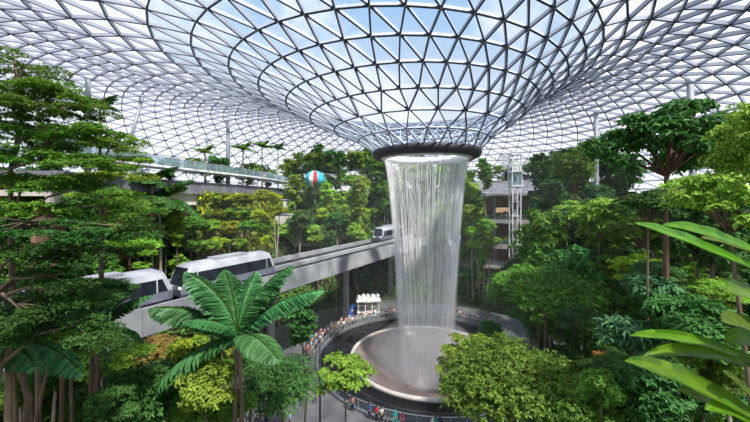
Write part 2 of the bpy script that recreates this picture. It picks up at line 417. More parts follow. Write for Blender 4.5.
# ------------------------------------------------------------------ waterfall and pool
def build_water():
    m, nt, out = new_mat('falling_water')
    d = nt.nodes.new('ShaderNodeBsdfDiffuse'); d.inputs[0].default_value = (.93, .94, .96, 1)
    t = nt.nodes.new('ShaderNodeBsdfTranslucent'); t.inputs[0].default_value = (.93, .94, .96, 1)
    tr = nt.nodes.new('ShaderNodeBsdfTransparent')
    a = nt.nodes.new('ShaderNodeMixShader'); a.inputs[0].default_value = .25
    nt.links.new(d.outputs[0], a.inputs[1]); nt.links.new(t.outputs[0], a.inputs[2])
    bb = nt.nodes.new('ShaderNodeMixShader'); bb.inputs[0].default_value = 1.0
    nt.links.new(tr.outputs[0], bb.inputs[1]); nt.links.new(a.outputs[0], bb.inputs[2])
    nt.links.new(bb.outputs[0], out.inputs[0])
    rng = np.random.default_rng(3)
    V = []; Fq = []
    for i in range(520):
        th = rng.random()*2*PI
        inner = rng.random()
        rt = 6.45-.35*inner**3; rb = 3.75-1.0*inner**1.5
        pieces = rng.integers(1, 4)
        for k in range(pieces):
            z1 = 30.4-rng.random()**1.6*24; z0 = max(z1-(3+rng.random()*12), -3.2)
            if k == 0: z1 = 30.4
            w = .005+.008*rng.random()
            ns = 7; b0 = len(V)
            for j in range(ns):
                z = z1+(z0-z1)*j/(ns-1); f = (30.4-z)/33.0
                r = rt+(rb-rt)*(f**.62)
                ww = w*(1+.9*f)
                tt = th+.012*math.sin(z*.7+i)
                cx, cy = AX+r*math.cos(tt), AY+r*math.sin(tt)
                for q in range(3):
                    an = tt+2*PI*q/3; V.append((cx+ww*math.cos(an), cy+ww*math.sin(an), z))
            for j in range(ns-1):
                for q in range(3):
                    Fq.append((b0+j*3+q, b0+j*3+(q+1)%3, b0+(j+1)*3+(q+1)%3, b0+(j+1)*3+q))
    me = np_mesh('waterfall', np.array(V), np.array(Fq), np.zeros(len(Fq)), m)
    o = link('waterfall', me); tag(o, 'white curtain of rain falling from the funnel into the pool', 'waterfall', kind='stuff')
    # mist: a thin scattering haze round the fall
    m2, nt, out = new_mat('mist')
    vs = nt.nodes.new('ShaderNodeVolumeScatter'); vs.inputs['Density'].default_value = MIST; vs.inputs['Color'].default_value = (.97, .97, 1, 1)
    vs.inputs['Anisotropy'].default_value = .2
    nt.links.new(vs.outputs[0], out.inputs['Volume'])
    c = MB(); zz = list(np.linspace(-2.4, 30.2, 18)); rf = lambda z: 6.5+(3.75-6.5)*(((30.4-z)/33.0)**.62)
    th_ = lambda z: .35+.75*((30.4-z)/33.0)
    c.lathe([(rf(z)+th_(z)*.35, z) for z in zz]+[(rf(z)-th_(z)*.65, z) for z in zz[::-1]], 64, (AX, AY), closed=True)
    o = c.obj('mist', m2, smooth=True); tag(o, 'hollow veil of fine white spray around the falling water', 'mist', kind='stuff')
MIST = .13
build_water()
def splash():
    m, nt, out = new_mat('splash'); v = nt.nodes.new('ShaderNodeVolumeScatter'); v.inputs['Density'].default_value = .045; v.inputs['Color'].default_value = (.98, .98, 1, 1)
    nt.links.new(v.outputs[0], out.inputs['Volume'])
    b = MB(); b.lathe([(.01, -3.4), (3.4, -3.4), (6.5, -1.6), (9.2, .1), (8.2, 2.2), (5.6, 4.2), (.01, 5)], 48, (AX, AY))
    tag(b.obj('splash', m, smooth=True), 'soft white spray cloud rising from the bowl', 'spray', kind='stuff')
splash()
def haze():
    m, nt, out = new_mat('haze'); v = nt.nodes.new('ShaderNodeVolumeScatter'); v.inputs['Density'].default_value = .0009; v.inputs['Color'].default_value = (.95, .97, 1, 1)
    v.inputs['Anisotropy'].default_value = .3; nt.links.new(v.outputs[0], out.inputs['Volume'])
    b = MB(); b.lathe([(.01, -.6), (33, -.6), (33, 24), (24, 29.8), (.01, 29.8)], 48, (AX, AY))
    tag(b.obj('haze', m), 'thin damp haze hanging in the valley around the waterfall', 'haze', kind='stuff')
haze()
def build_pool():
    root = empty('pool', (AX, AY, 0)); tag(root, 'round acrylic bowl and dark wet stone pool under the waterfall', 'pool')
    b = MB(); b.lathe([(11.75, -.25), (16.4, -.12), (16.5, -.5), (11.75, -.6)], 128, closed=True); b.obj('wet_stone_ring', M['granite'], root, True)
    b = MB(); b.lathe([(11.8, -.3), (11.75, .12), (11.5, .2), (11.25, .12), (11.2, -.1), (11.5, -.35)], 128, closed=True); b.obj('bowl_rim', M['rim'], root, True)
    b = MB(); b.lathe([(11.25, 0), (10.7, -.9), (9.2, -1.9), (6.6, -2.8), (4.2, -3.4), (3, -4.6), (2.4, -6.2), (.01, -6.3)], 96); b.obj('bowl', M['bowl'], root, True)
    # curb the visitors stand behind
    b = MB(); b.lathe([(16.45, -.3), (16.45, .25), (16.85, .25), (16.85, -.1)], 128, closed=True); b.obj('curb', M['darkconc'], root)
build_pool()
def build_rail():
    root = empty('railing', (AX, AY, 0)); tag(root, 'circular glass railing with steel handrail around the pool', 'railing')
    R0 = 16.65; n = 60
    h = MB(); h.tube([(R0*math.cos(2*PI*i/120), R0*math.sin(2*PI*i/120), 1.25) for i in range(121)], .045, 6); h.obj('handrail', M['silver'], root)
    g = MB(); g.lathe([(R0, .25), (R0, 1.15)], 120); g.obj('glass_panel', M['rail_glass'], root)
    p0 = None
    for i in range(n):
        t = 2*PI*i/n
        if p0 is None:
            b = MB(); b.box(-.03, -.03, .2, .03, .03, 1.25); p0 = b.mesh('post', M['silver'])
        link('post', p0, root, (R0*math.cos(t), R0*math.sin(t), 0))
build_rail()

# ------------------------------------------------------------------ viaduct and trains
def sn_box(b, s0, s1, n0, n1, z0, z1, mi=0):
    vs = [SN(s, n, z) for z in (z0, z1) for s, n in ((s0, n0), (s1, n0), (s1, n1), (s0, n1))]
    b.add(vs, [(0,3,2,1),(4,5,6,7),(0,1,5,4),(1,2,6,5),(2,3,7,6),(3,0,4,7)], mi)
def build_viaduct():
    root = empty('train_viaduct', SN(-20, 4.7, 0)); inv = -root.location
    tag(root, 'pale concrete elevated railway viaduct crossing behind the palms to the waterfall', 'viaduct')
    S0, S1 = -78, 24
    def ob(b, name, m, **k):
        o = b.obj(name, m, root, **k); o.location = inv; return o
    segs = list(np.arange(S0, S1, 9.0))
    b = MB()
    for a in segs: sn_box(b, a, min(a+8.96, S1), 0, .28, 11.75, 14.3)
    ob(b, 'near_parapet', M['concrete'])
    b = MB()
    for a in segs: sn_box(b, a, min(a+8.96, S1), 9.1, 9.4, 11.9, 14.3)
    ob(b, 'far_parapet', M['concrete'])
    b = MB(); sn_box(b, S0, S1, .28, 9.1, 12.5, 13.05); ob(b, 'deck', M['track'])
    b = MB()
    p = [(1.6, 12.5), (7.8, 12.5), (6.6, 11.0), (2.8, 11.0)]
    vs = [SN(s, n, z) for s in (S0, S1) for n, z in p]
    b.add(vs, [(0,1,2,3), (7,6,5,4), (0,4,5,1), (1,5,6,2), (2,6,7,3), (3,7,4,0)]); ob(b, 'box_girder', M['concrete'])
    for n in (.95, 3.2, 5.6, 7.9):
        b = MB(); sn_box(b, S0, S1, n, n+.35, 13.05, 13.75); ob(b, 'guide_beam', M['track'])
    for n in (1.9, 6.7):
        b = MB(); sn_box(b, S0, S1, n, n+.5, 13.05, 13.2); ob(b, 'running_strip', M['track'])
    b = MB(); sn_box(b, S0, S1, 4.35, 4.95, 13.05, 14.1); ob(b, 'centre_walkway', M['concrete'])
    for s in (-51, -31.6, -12.3, 7):
        c = SN(s, 4.8)
        o = empty('viaduct_column', (c.x, c.y, ground(c.x, c.y)-.2)); z0 = o.location.z
        lab = {-51: 'round concrete viaduct column hidden among the leftmost trees', -31.6: 'round concrete viaduct column just right of the big frond palm',
               -12.3: 'round concrete viaduct column standing left of the white kiosk', 7: 'round concrete viaduct column behind the waterfall'}[s]
        tag(o, lab, 'column', 'columns carrying the railway viaduct')
        b = MB(); b.lathe([(.01, 0), (.6, 0), (.6, 8.9-z0), (.62, 9.6-z0)], 24); b.obj('shaft', M['concrete'], o, True)
        b = MB(); b.lathe([(.62, 9.6-z0), (.8, 10.4-z0), (1.3, 10.98-z0), (.01, 10.98-z0)], 24); b.obj('pier_head', M['concrete'], o, True)
build_viaduct()

def build_car():
    """one people mover car, 12.8 m long along +x, both noses slanted"""
    root = empty('train_car')
    L2 = 6.4; prof = []      # cross section (y,z), closed ring, bottom centre first
    sec = [(-1.25, 0), (-1.42, .25), (-1.45, 1.15), (-1.38, 2.35), (-1.15, 2.95), (-.7, 3.2), (0, 3.26), (.7, 3.2), (1.15, 2.95), (1.38, 2.35), (1.45, 1.15), (1.42, .25), (1.25, 0)]
    def endx(z):            # x of the nose at height z
        return L2 - .12 - (.95*max(0, (z-.95))/2.3) - (.25*max(0, .4-z))
    st = [-1, -.93, -.8, -.6, 0, .6, .8, .93, 1]
    V = []
    for t in st:
        a = abs(t)
        k = 1 if a < .99 else .86
        for y, z in sec:
            zz = z if a < .99 else min(z, 3.0)*1.0
            V.append((math.copysign(1, t)*endx(zz)*a if t else 0, y*k, zz))
    n = len(sec)
    b = MB(); fs = [(i*n+j, i*n+(j+1)%n, (i+1)*n+(j+1)%n, (i+1)*n+j) for i in range(len(st)-1) for j in range(n)]
    fs += [tuple(range(n)), tuple((len(st)-1)*n+j for j in range(n))[::-1]]
    b.add(V, fs)
    b.m = [0]*len(b.f)
    # roof faces get the roof colour, low skirt the grey
    for i, f in enumerate(b.f[:-2]):
        zs = sum(b.v[q][2] for q in f)/4
        b.m[i] = 1 if zs > 2.75 else 2 if zs < .8 else 0
    b.obj('body', [M['train_white'], M['train_roof'], M['train_grey']], root)
    yw = lambda z: np.interp(z, [.25, 1.15, 2.35, 2.95], [1.42, 1.45, 1.38, 1.15])+.025
    def panel(name, x0, x1, z0, z1, side, m, parent=root, off=0., sl0=0, sl1=0):
        q = MB(); ys0, ys1 = side*(yw(z0)+off), side*(yw(z1)+off); zm = (z0+z1)/2
        t = .04*side
        vs = [(x0, ys0, z0), (x1, ys0, z0), (x1+sl1, ys1, z1), (x0+sl0, ys1, z1)]
        q.add(vs+[(x, y-t, z) for x, y, z in vs], [(0,1,2,3), (7,6,5,4), (0,4,5,1), (1,5,6,2), (2,6,7,3), (3,7,4,0)])
        return q.obj(name, m, parent)
    for sd in (-1, 1):
        panel('window_band', -4.6, 4.6, 1.12, 2.36, sd, M['train_glass'])
        for e in (-1, 1):
            x0, x1 = (4.75, 5.65) if e > 0 else (-5.65, -4.75)
            panel('nose_window', x0, x1, 1.15, 2.36, sd, M['train_glass'], sl0=(0 if e > 0 else .5), sl1=(-.5 if e > 0 else 0))
        for xc in (-2.3, 2.3):
            d = panel('door', xc-.95, xc+.95, .12, 1.1, sd, M['train_grey'], off=.02)
            for q in (-.47, .47): panel('door_window', xc+q-.36, xc+q+.36, 1.13, 2.34, sd, M['train_glass'], d, off=.045)
        panel('side_stripe', -6.0, 6.0, .3, .42, sd, M['train_grey'], off=.01)
    for e in (-1, 1):
        def nose(name, ys, z0, z1, m, off=.03):
            q = MB(); vs = [(e*(endx(z0)+off), -ys, z0), (e*(endx(z0)+off), ys, z0), (e*(endx(z1)+off), ys*.93, z1), (e*(endx(z1)+off), -ys*.93, z1)]
            q.add(vs+[(x-e*.08, y, z) for x, y, z in vs], [(0,1,2,3), (7,6,5,4), (0,4,5,1), (1,5,6,2), (2,6,7,3), (3,7,4,0)])
            return q.obj(name, m, root)
        nose('windshield', 1.12, 1.15, 2.85, M['train_glass'])
        nose('bumper', 1.15, .1, .75, M['train_grey'])
        for y in (-.85, .85):
            q = MB(); q.box(e*(endx(.95))-.03, y-.18, .82, e*(endx(.95))+.05, y+.18, 1.0); q.obj('headlight', M['lamp'], root)
    q = MB(); q.box(-2.2, -.75, 3.18, 2.2, .75, 3.42); q.obj('roof_unit', M['train_roof'], root)
    w = MB(); w.tube([(0, -.16, 0), (0, .16, 0)], .42, 18); wm = w.mesh('wheel', M['black'])
    for x in (-4, 4):
        for y in (-.95, .95): link('wheel', wm, root, (x, y, -.4))
    q = MB(); q.box(-5.4, -1.1, -.55, 5.4, 1.1, .05); q.obj('undercarriage', M['black'], root)
    return root
def copy_tree(o, parent=None):
    c = o.copy(); C.objects.link(c); c.parent = parent
    for ch in o.children: copy_tree(ch, c)
    return c
car0 = build_car(); ang = math.atan2(UV.y, UV.x)
for s, n, lab in ((-40.6, 2.35, 'white and grey driverless train car nosing out right of the palm fronds'),
                  (-54.0, 2.35, 'white and grey driverless train car half hidden by trees at left'),
                  (10.8, 7.1, 'distant driverless train car entering the far end of the viaduct')):
    o = car0 if s == -40.6 else copy_tree(car0)
    p = SN(s, n, 14.05); o.location = p; o.rotation_euler = (0, 0, ang); tag(o, lab, 'train car', 'people mover train cars')

# ------------------------------------------------------------------ buildings behind
def offset_poly(pts, d):
    out = []
    for i, p in enumerate(pts):
        a = Vector(pts[max(i-1, 0)]); c = Vector(pts[min(i+1, len(pts)-1)]); t = (c-a).normalized(); out.append((p[0]-t.y*d, p[1]+t.x*d))
    return out
def strip(b, pts, d0, d1, z0, z1, mi=0):
    A = offset_poly(pts, d0); B = offset_poly(pts, d1)
    for i in range(len(pts)-1):
        q = [A[i], A[i+1], B[i+1], B[i]]
        b.prism(q, z0, z1, mi)
def balustrade(pts, z, lab, hgt=1.15):
    root = empty('balustrade', (pts[0][0], pts[0][1], z)); inv = (-pts[0][0], -pts[0][1], 0)
    tag(root, lab, 'railing')
    b = MB(); strip(b, pts, .1, .14, .05, hgt); b.obj('glass_panel', M['rail_glass'], root).location = inv
    b = MB(); strip(b, pts, .06, .18, hgt, hgt+.07); b.obj('handrail', M['silver'], root).location = inv
    for i in range(len(pts)-1):
        a, c = Vector(pts[i]), Vector(pts[i+1]); L = (c-a).length; k = max(1, int(L/2.5))
        for j in range(k):
            p = a+(c-a)*(j/k)
            b = MB(); b.box(-.03, .04, 0, .03, .1, hgt); b.obj('post', M['silver'], root).location = (p.x+inv[0], p.y+inv[1], 0)
LW = [(-30.5, 33), (-31, 42), (-28.5, 52), (-25.2, 65), (-23.5, 76), (-23.0, 88), (-26, 97)]
b = MB(); strip(b, LW, 1.4, 30, 26.4, 26.9); tag(b.obj('floor_terrace_left', M['darkconc']), 'planted upper left terrace floor', 'terrace', kind='structure')
b = MB(); strip(b, LW, 0, 3.4, 28.6, 28.9); tag(b.obj('floor_upper_left', M['white_steel']), 'pale edge slab of the upper left terrace', 'terrace', kind='structure')
b = MB(); strip(b, LW[:4], 1.0, 1.5, 25.0, 26.95); tag(b.obj('wall_left', M['darkconc']), 'dark concrete band wall under the upper left terrace', 'wall', kind='structure')
b = MB(); strip(b, LW[:4], 1.6, 20, 24.4, 25.0); strip(b, LW[:4], 1.6, 2.1, 23.2, 24.4); tag(b.obj('trim_1', M['beige']), 'beige soffit band over the left shopfront', 'soffit', kind='structure')
b = MB(); strip(b, LW[:4], 3.0, 3.4, 16.0, 23.2); tag(b.obj('wall_shop', M['brown']), 'red brown shopfront wall under the beige band', 'wall', kind='structure')
b = MB(); strip(b, LW[3:], 1.0, 1.5, 24.6, 26.95); tag(b.obj('wall_back_left', M['darkconc']), 'dark curved wall under the far end of the left terrace', 'wall', kind='structure')
balustrade(LW, 28.9, 'pale blue glass balustrade along the upper left terrace')
GW = [(-29.6, 55), (-26.8, 65), (-24.6, 76), (-24.0, 86), (-21, 95), (-12, 101)]
def green_wall():
    q = MB(); strip(q, GW, -.1, .25, 8, 25.0); tag(q.obj('wall_green', M['soil']), 'dark backing wall carrying the climbing plants behind the train', 'wall', kind='structure')
    rng = np.random.default_rng(31); P = []; O = []
    seg = [(Vector(GW[i]), Vector(GW[i+1])) for i in range(len(GW)-1)]
    for i in range(15000):
        a, c = seg[rng.integers(0, len(seg))]; p = a+(c-a)*rng.random(); t = (c-a).normalized(); z = 8+17.2*rng.random()
        o = .15+.9*rng.random()*(.4+.6*abs(math.sin(z*1.05+math.sin(p.y*.5)))); P.append((p.x+t.y*o, p.y-t.x*o, z)); O.append((t.y, -t.x, .6))
    P = np.array(P); O = norm(np.array(O)+rng.normal(size=P.shape)*.4)
    V, Fq, R_ = sprigs(P, O, 5, .5, .42, T_FOLD, rng=rng)
    tag(link('climbing_plants', np_mesh('climbing_plants', V, Fq, R_, LM['yellow'])), 'dense climbing greenery with yellow flecks covering the wall behind the train', 'climbing plants', kind='stuff')
green_wall()
# right back terraced building
RW = [(62, 76), (52, 86), (42, 90), (33, 92), (24, 95)][::-1]
RW = [(24, 95), (33, 92), (42, 90), (52, 86), (62, 78)]
lev = [(5.2, 5.9), (10.6, 11.9), (17.6, 18.6), (25.2, 25.9)]
for i, (a, c) in enumerate(lev):
    q = RW if i < 3 else RW[1:4]
    b = MB(); strip(b, q, -.5 if i < 3 else -2, 14, a, c)
    tag(b.obj('floor_terrace_'+str(i+1), M['stone']), ['lowest', 'second', 'third', 'topmost'][i]+' terrace slab of the building right of the waterfall', 'terrace', kind='structure')
    if i < 3: balustrade(offset_poly(q, -.4), c, 'glass balustrade on the '+['lowest', 'second', 'third'][i]+' terrace right of the waterfall')
b = MB(); strip(b, RW, 6, 6.4, -.3, 25.2); tag(b.obj('wall_back_right', M['brown']), 'red brown back wall of the terraces right of the waterfall', 'wall', kind='structure')
b = MB()
for x, y in offset_poly(RW, 1.5)[1:]: b.tube([(x, y, -.3), (x, y, 25.2)], .45, 12)
tag(b.obj('wall_columns', M['concrete']), 'concrete columns of the terraced building right of the waterfall', 'wall', kind='structure')
b = MB(); A_ = [(26, 88.5), (34, 89.2), (43, 88), (52, 84)]
for (x0, y0), (x1, y1) in zip(A_, A_[1:]):
    vs = [(x0, y0, 25.2), (x1, y1, 25.2), (x1+1, y1+16, 29.6), (x0+1, y0+16, 29.6)]
    b.add(vs+[(x, y, z+.5) for x, y, z in vs], [(3,2,1,0), (4,5,6,7), (0,1,5,4), (1,2,6,5), (2,3,7,6), (3,0,4,7)])
tag(b.obj('roof_canopy', M['darkconc']), 'sloping grey canopy roof over the right hand terraces', 'roof', kind='structure')
for k_, (x0, x1) in enumerate(((27.5, 31), (34, 39), (43, 49))):
    for zf, w_ in ((13.9+7.0-2.3, 'third'),):
        y0 = float(np.interp((x0+x1)/2, [p[0] for p in RW], [p[1] for p in RW]))+5.8
        o = empty('shop_front', ((x0+x1)/2, y0, 18.6)); tag(o, ['leftmost', 'middle', 'rightmost'][k_]+' lit shop front on the third terrace right of the waterfall', 'shop front', 'shop fronts of the right terraces')
        b = MB(); b.box(-(x1-x0)/2, -.2, 0, (x1-x0)/2, .1, 3.6); b.obj('frame', M['black'], o)
        b = MB(); b.box(-(x1-x0)/2+.2, -.28, .3, (x1-x0)/2-.2, -.2, 3.2); b.obj('lit_window', M['shoplight'], o)
o = empty('sign_board', (37.1, 89.9, 10.9)); tag(o, 'small black sign board hung on the second terrace slab edge', 'sign')
b = MB(); b.box(-1.3, -.15, 0, 1.3, 0, 1.0); b.obj('panel', M['black'], o)
b = MB(); b.box(-1.4, -.08, -.08, 1.4, .04, 1.08); b.obj('frame', M['silver'], o)

# lift tower
def lift():
    p = W(515, 200, 82); o = empty('lift_tower', (p.x, p.y, 5)); tag(o, 'slim white steel lift tower with a glass cab right of the waterfall', 'lift')
    H = 30; w = 1.0
    for x in (-w, w):
        for y in (-w, w):
            b = MB(); b.box(x-.12, y-.12, 0, x+.12, y+.12, H); b.obj('corner_post', M['white_steel'], o)
    b = MB()
    for i in range(9):
        z = 1+i*3.5
        for a in (-w, w): b.box(-w, a-.08, z, w, a+.08, z+.16); b.box(a-.08, -w, z, a+.08, w, z+.16)
        if i < 8: b.tube([(-w, -w, z), (w, -w, z+3.5)], .06, 5); b.tube([(w, w, z), (-w, w, z+3.5)], .06, 5)
    b.obj('bracing', M['white_steel'], o)
    c = MB(); c.box(-1.15, -1.15, 22.6, 1.15, 1.15, 25.8); cab = c.obj('cab', M['rail_glass'], o)
    c = MB(); c.box(-1.3, -1.3, 25.8, 1.3, 1.3, 26.2); c.box(-1.3, -1.3, 22.3, 1.3, 1.3, 22.6)
    for x in (-1.22, 1.22):
        for y in (-1.22, 1.22): c.box(x-.08, y-.08, 22.6, x+.08, y+.08, 25.8)
    c.obj('cab_frame', M['white'], cab)
    b = MB(); b.box(-w-.3, -w-.3, H, w+.3, w+.3, H+.4); b.obj('top_cap', M['white_steel'], o)
    b = MB(); b.box(-1.6, -1.6, -5.3, 1.6, 1.6, 0); b.obj('base', M['concrete'], o)
lift()
# roof columns
def roof_col(p0, p1, r, lab):
    o = empty('roof_column', p0); tag(o, lab, 'column', 'slim columns propping the glass dome')
    d = Vector(p1)-Vector(p0)
    b = MB(); b.tube([(0, 0, 0), d], [r, r*.85], 14); b.obj('shaft', M['grey_column'], o, True)
    b = MB(); b.tube([d*.985, d*1.0], [r*.9, r*1.1], 14); b.obj('capital', M['steel'], o, True)
    b = MB(); b.tube([(0, 0, -.3), (0, 0, .3)], [r*1.6, r*1.4], 14); b.obj('base_plate', M['steel'], o, True)
def col_px(px0, px1, ytop, Y0, Y1, r, lab, zb=None):
    t = W(px1, ytop, Y1); q = W(px0, 200, Y0); z = zb if zb is not None else ground(q.x, q.y)
    roof_col((q.x, q.y, z), t, r, lab)
col_px(88, 88, 78, 46, 46, .38, 'grey roof column rising behind the tall left tree', 26.9)
col_px(228, 228, 120, 66, 66, .4, 'upright grey roof column on the upper left terrace', 26.9)
col_px(218, 206, 138, 64, 68, .32, 'grey roof strut leaning left beside the upright terrace column', 26.9)
col_px(118, 143, 96, 56, 58, .32, 'grey roof strut leaning right above the left tree canopy', 26.9)
col_px(372, 382, 148, 92, 96, .3, 'thin pale roof strut just left of the waterfall mouth')
col_px(597, 596, 112, 58, 58, .42, 'upright grey roof column between the right hand trees')
col_px(700, 690, 80, 36, 38, .40, 'grey roof column leaning left behind the glossy right tree')
# stone ledges on the planted slope behind the track
k = 0
for px, py, Y, w in ((275, 198, 84, 7), (282, 207, 82, 6), (270, 216, 80, 8), (300, 226, 82, 12), (262, 236, 72, 9), (335, 219, 88, 7), (215, 243, 66, 8), (300, 240, 78, 10)):
    p = W(px, py, Y); o = empty('stone_ledge', (p.x, p.y, ground(p.x, p.y)-.2), .5 if px < 300 else .15)
    tag(o, ['topmost', 'second highest', 'third highest', 'widest', 'low left', 'rightmost', 'lowest left', 'lowest right'][k]+' pale stone ledge on the planted slope behind the viaduct', 'ledge', 'stone ledges on the planted slope'); k += 1
    b = MB(); b.box(-w/2, -1.5, -1, w/2, 3, 1.3); b.obj('wall', M['stone'], o); b = MB(); b.box(-w/2-.15, -1.7, 1.3, w/2+.15, 3, 1.5); b.obj('coping', M['concrete'], o)

# ------------------------------------------------------------------ kiosk, decoration, lamps
def kiosk():
    p = W(368, 300, 69); o = empty('kiosk', (p.x, p.y, 0), .15); tag(o, 'white ornate kiosk on the plaza behind the pool', 'kiosk')
    b = MB(); b.box(-2.2, -1.2, 0, 2.2, 1.2, 1.0); b.box(-2.35, -1.35, 1.0, 2.35, 1.35, 1.1); b.obj('counter', M['white'], o)
    for x in (-2.1, -.7, .7, 2.1):
        for y in (-1.1, 1.1):
            b = MB(); b.tube([(x, y, 1.1), (x, y, 3.3)], .09, 8); b.obj('post', M['white'], o)
    b = MB(); b.box(-2.5, -1.5, 3.3, 2.5, 1.5, 3.65); b.box(-2.2, -1.2, 3.65, 2.2, 1.2, 3.95); b.obj('roof', M['white'], o)
    for i, x in enumerate((-2.0, -1.0, 0, 1.0, 2.0)):
        b = MB(); b.ball((x, -.6, 4.2), .38+.1*(i%2)); b.obj('finial', M['white'], o, True); b = MB(); b.ball((x, .6, 4.15), .34); b.obj('finial', M['white'], o, True)
    b = MB(); b.box(-1.9, -.9, 2.2, 1.9, .9, 2.35); b.obj('shelf', M['white'], o)
    q = empty('blue_sign', (p.x-3.3, p.y-.6, 0), .1); tag(q, 'upright blue sign panel left of the white kiosk', 'sign')
    b = MB(); b.box(-.55, -.05, .3, .55, .05, 2.6); b.obj('panel', M['blue'], q); b = MB(); b.box(-.6, -.3, 0, .6, .3, .3); b.obj('base', M['darkconc'], q)
kiosk()
def balloon():
    p = W(315, 172, 86); z = 22.9; o = empty('canopy_ornament', (p.x, p.y, z)); tag(o, 'teal and white balloon shaped ornament on the far planted terrace', 'ornament')
    b = MB(); b.ball((0, 0, 6.4), 2.7, 1, 1, .85, 16)
    for i, f in enumerate(b.f): b.m[i] = 1 if (i % 16) == 11 else (2 if (i % 16) == 12 else 0)
    b.obj('envelope', [M['teal'], M['white'], M['c_red']], o, True)
    b = MB(); b.box(-.6, -.6, 2.6, .6, .6, 3.5); b.obj('basket', M['bark_pale'], o)
    b = MB()
    for x in (-.5, .5):
        for y in (-.5, .5): b.tube([(x, y, 3.5), (x*2.5, y*2.5, 4.7)], .04, 4)
    b.tube([(0, 0, 0), (0, 0, 2.6)], .12, 8); b.obj('mast', M['silver'], o)
balloon()
def lamp_post(px, ytop, Y, lab, heads=0):
    p = W(px, ytop, Y); z = max(ground(p.x, p.y), 0); H = p.z-z
    o = empty('lamp_post', (p.x, p.y, z)); tag(o, lab, 'lamp post', 'black lamp posts on the plaza')
    b = MB(); b.tube([(0, 0, 0), (0, 0, .5), (0, 0, H)], [.13, .09, .07], 10); b.obj('pole', M['black'], o, True)
    for i in range(max(1, heads)):
        s = (-1)**i
        b = MB(); b.box(-.05, -.05, H-.08, .05, .05, H+.02) if not heads else b.tube([(0, 0, H-.1), (s*.55, 0, H+.05)], .035, 6)
        a = b.obj('arm', M['black'], o)
        b = MB(); b.lathe([(.01, 0), (.2, .02), (.24, .1), (.12, .18), (.01, .2)], 12, (s*.6 if heads else 0, 0)); q = b.obj('lamp_head', M['silver'], a, True); q.location = (0, 0, H+.02)
lamp_post(320, 338, 31, 'tall black lamp post between the dark slender tree and bright maple')
lamp_post(260, 372, 25, 'black lamp post with two silver heads near the frond palm', 2)
lamp_post(107, 352, 22, 'thin black pole standing in the lower left undergrowth')

# ------------------------------------------------------------------ trees
TREES = []
NTH = ['first', 'second', 'third', 'fourth', 'fifth', 'sixth', 'seventh', 'eighth', 'ninth', 'tenth', 'eleventh', 'twelfth', 'thirteenth', 'fourteenth',
       'fifteenth', 'sixteenth', 'seventeenth', 'eighteenth', 'nineteenth', 'twentieth']
BANK = {}
def reg(o, key, desc):
    """objects of one bank: labels get a place in the row, left to right, at the end"""
    BANK.setdefault(key, []).append((o, desc))
def flat_rng(seed): return random.Random(seed)
def tree(kind, px, py, wpx, Y, leaf, bark='bark', label=None, bank=None, tr=.16, lean=0, var=None, cat='tree', name='tree', multi=1, trunk_px=None, sz=1.0):
    """crown centre at pixel (px,py) at depth Y, wpx wide"""
    c = W(px, py, Y); s = wpx/F*Y/2*.93
    me, cc, az = get_crown(kind, var if var is not None else random.randrange(2))
    tx = c.x if trunk_px is None else (trunk_px-375)/F*Y
    gz = ground(tx, c.y)
    return plant(kind, Vector((c.x, c.y, c.z)), s, Vector((tx, c.y, gz)), leaf, bark, label, bank, tr, me, cc, az, cat, name, multi, sz)
def plant(kind, c, s, base, leaf, bark, label, bank, tr, me, cc, az, cat, name, multi, sz):
    s_, n_ = to_sn(base.x, base.y)
    if s_ < 24 and -1.2 < n_ < 10.8:                     # keep clear of the viaduct
        sh = NV*((11.6 if n_ > 4 else -2.0)-n_); base = base+sh; c = c+sh; base.z = ground(base.x, base.y)
    if math.hypot(base.x-AX, base.y-AY) < 17.6: print('TREE IN POOL', label or bank, PX(base.x, base.y), base.y)
    if c.z-s*az*sz*.7 < base.z: c.z = base.z+s*az*sz*.7
    rz = random.random()*6.28
    o = empty(name, base); tag(o, label, cat)
    if bank: reg(o, *bank)
    f = link('foliage', me, o, c-base, LM[leaf]); f.scale = (s, s, s*sz); f.rotation_euler = (0, 0, rz)
    b = MB(); rel = c-base; n = len(cc)
    cr, sr = math.cos(rz), math.sin(rz)
    top = rel-Vector((0, 0, s*az*sz*.15))
    for m in range(multi):
        bx = Vector(((m-(multi-1)/2)*tr*3.2, random.uniform(-.3, .3)*(multi > 1), -.3))
        mid = (bx+top)/2+Vector((random.uniform(-1, 1), random.uniform(-1, 1), 0))*.04*rel.z
        pts = [bx, bx*.75+mid*.25, mid, mid*.45+top*.55, top]
        b.tube(pts, [tr*1.25, tr, tr*.85, tr*.7, tr*.4], 8)
    t = b.obj('trunk', M[bark], o, True)
    if bank and cat == 'tree':
        zz = rel.z-s*az*sz*.9; q = 0
        while zz > s*.5 and q < 3:
            f2 = link('foliage', me, o, (rel.x*.7+random.uniform(-.5, .5)*s, rel.y*.7+random.uniform(-.4, .4)*s, zz), LM[leaf]); k2 = s*random.uniform(.6, .85)
            f2.scale = (k2, k2, k2*sz); f2.rotation_euler = (0, 0, random.random()*6.28); zz -= s*az*1.25; q += 1
    b = MB()
    for i in range(0, n, max(1, n//14)):
        q = Vector((cc[i][0]*cr-cc[i][1]*sr, cc[i][0]*sr+cc[i][1]*cr, cc[i][2]*sz))*s+rel
        st = top*(.85) + (bx*0) if q.z > top.z*.9 else top*.7
        st = Vector((top.x*.8, top.y*.8, min(max(q.z-s*.25, top.z*.5), top.z*.97)))
        b.tube([st, (st+q)/2+Vector((0, 0, s*.06)), q], [tr*.45, tr*.3, tr*.12], 5)
    if b.v: b.obj('branches', M[bark], t, True)
    TREES.append(o)
    return o

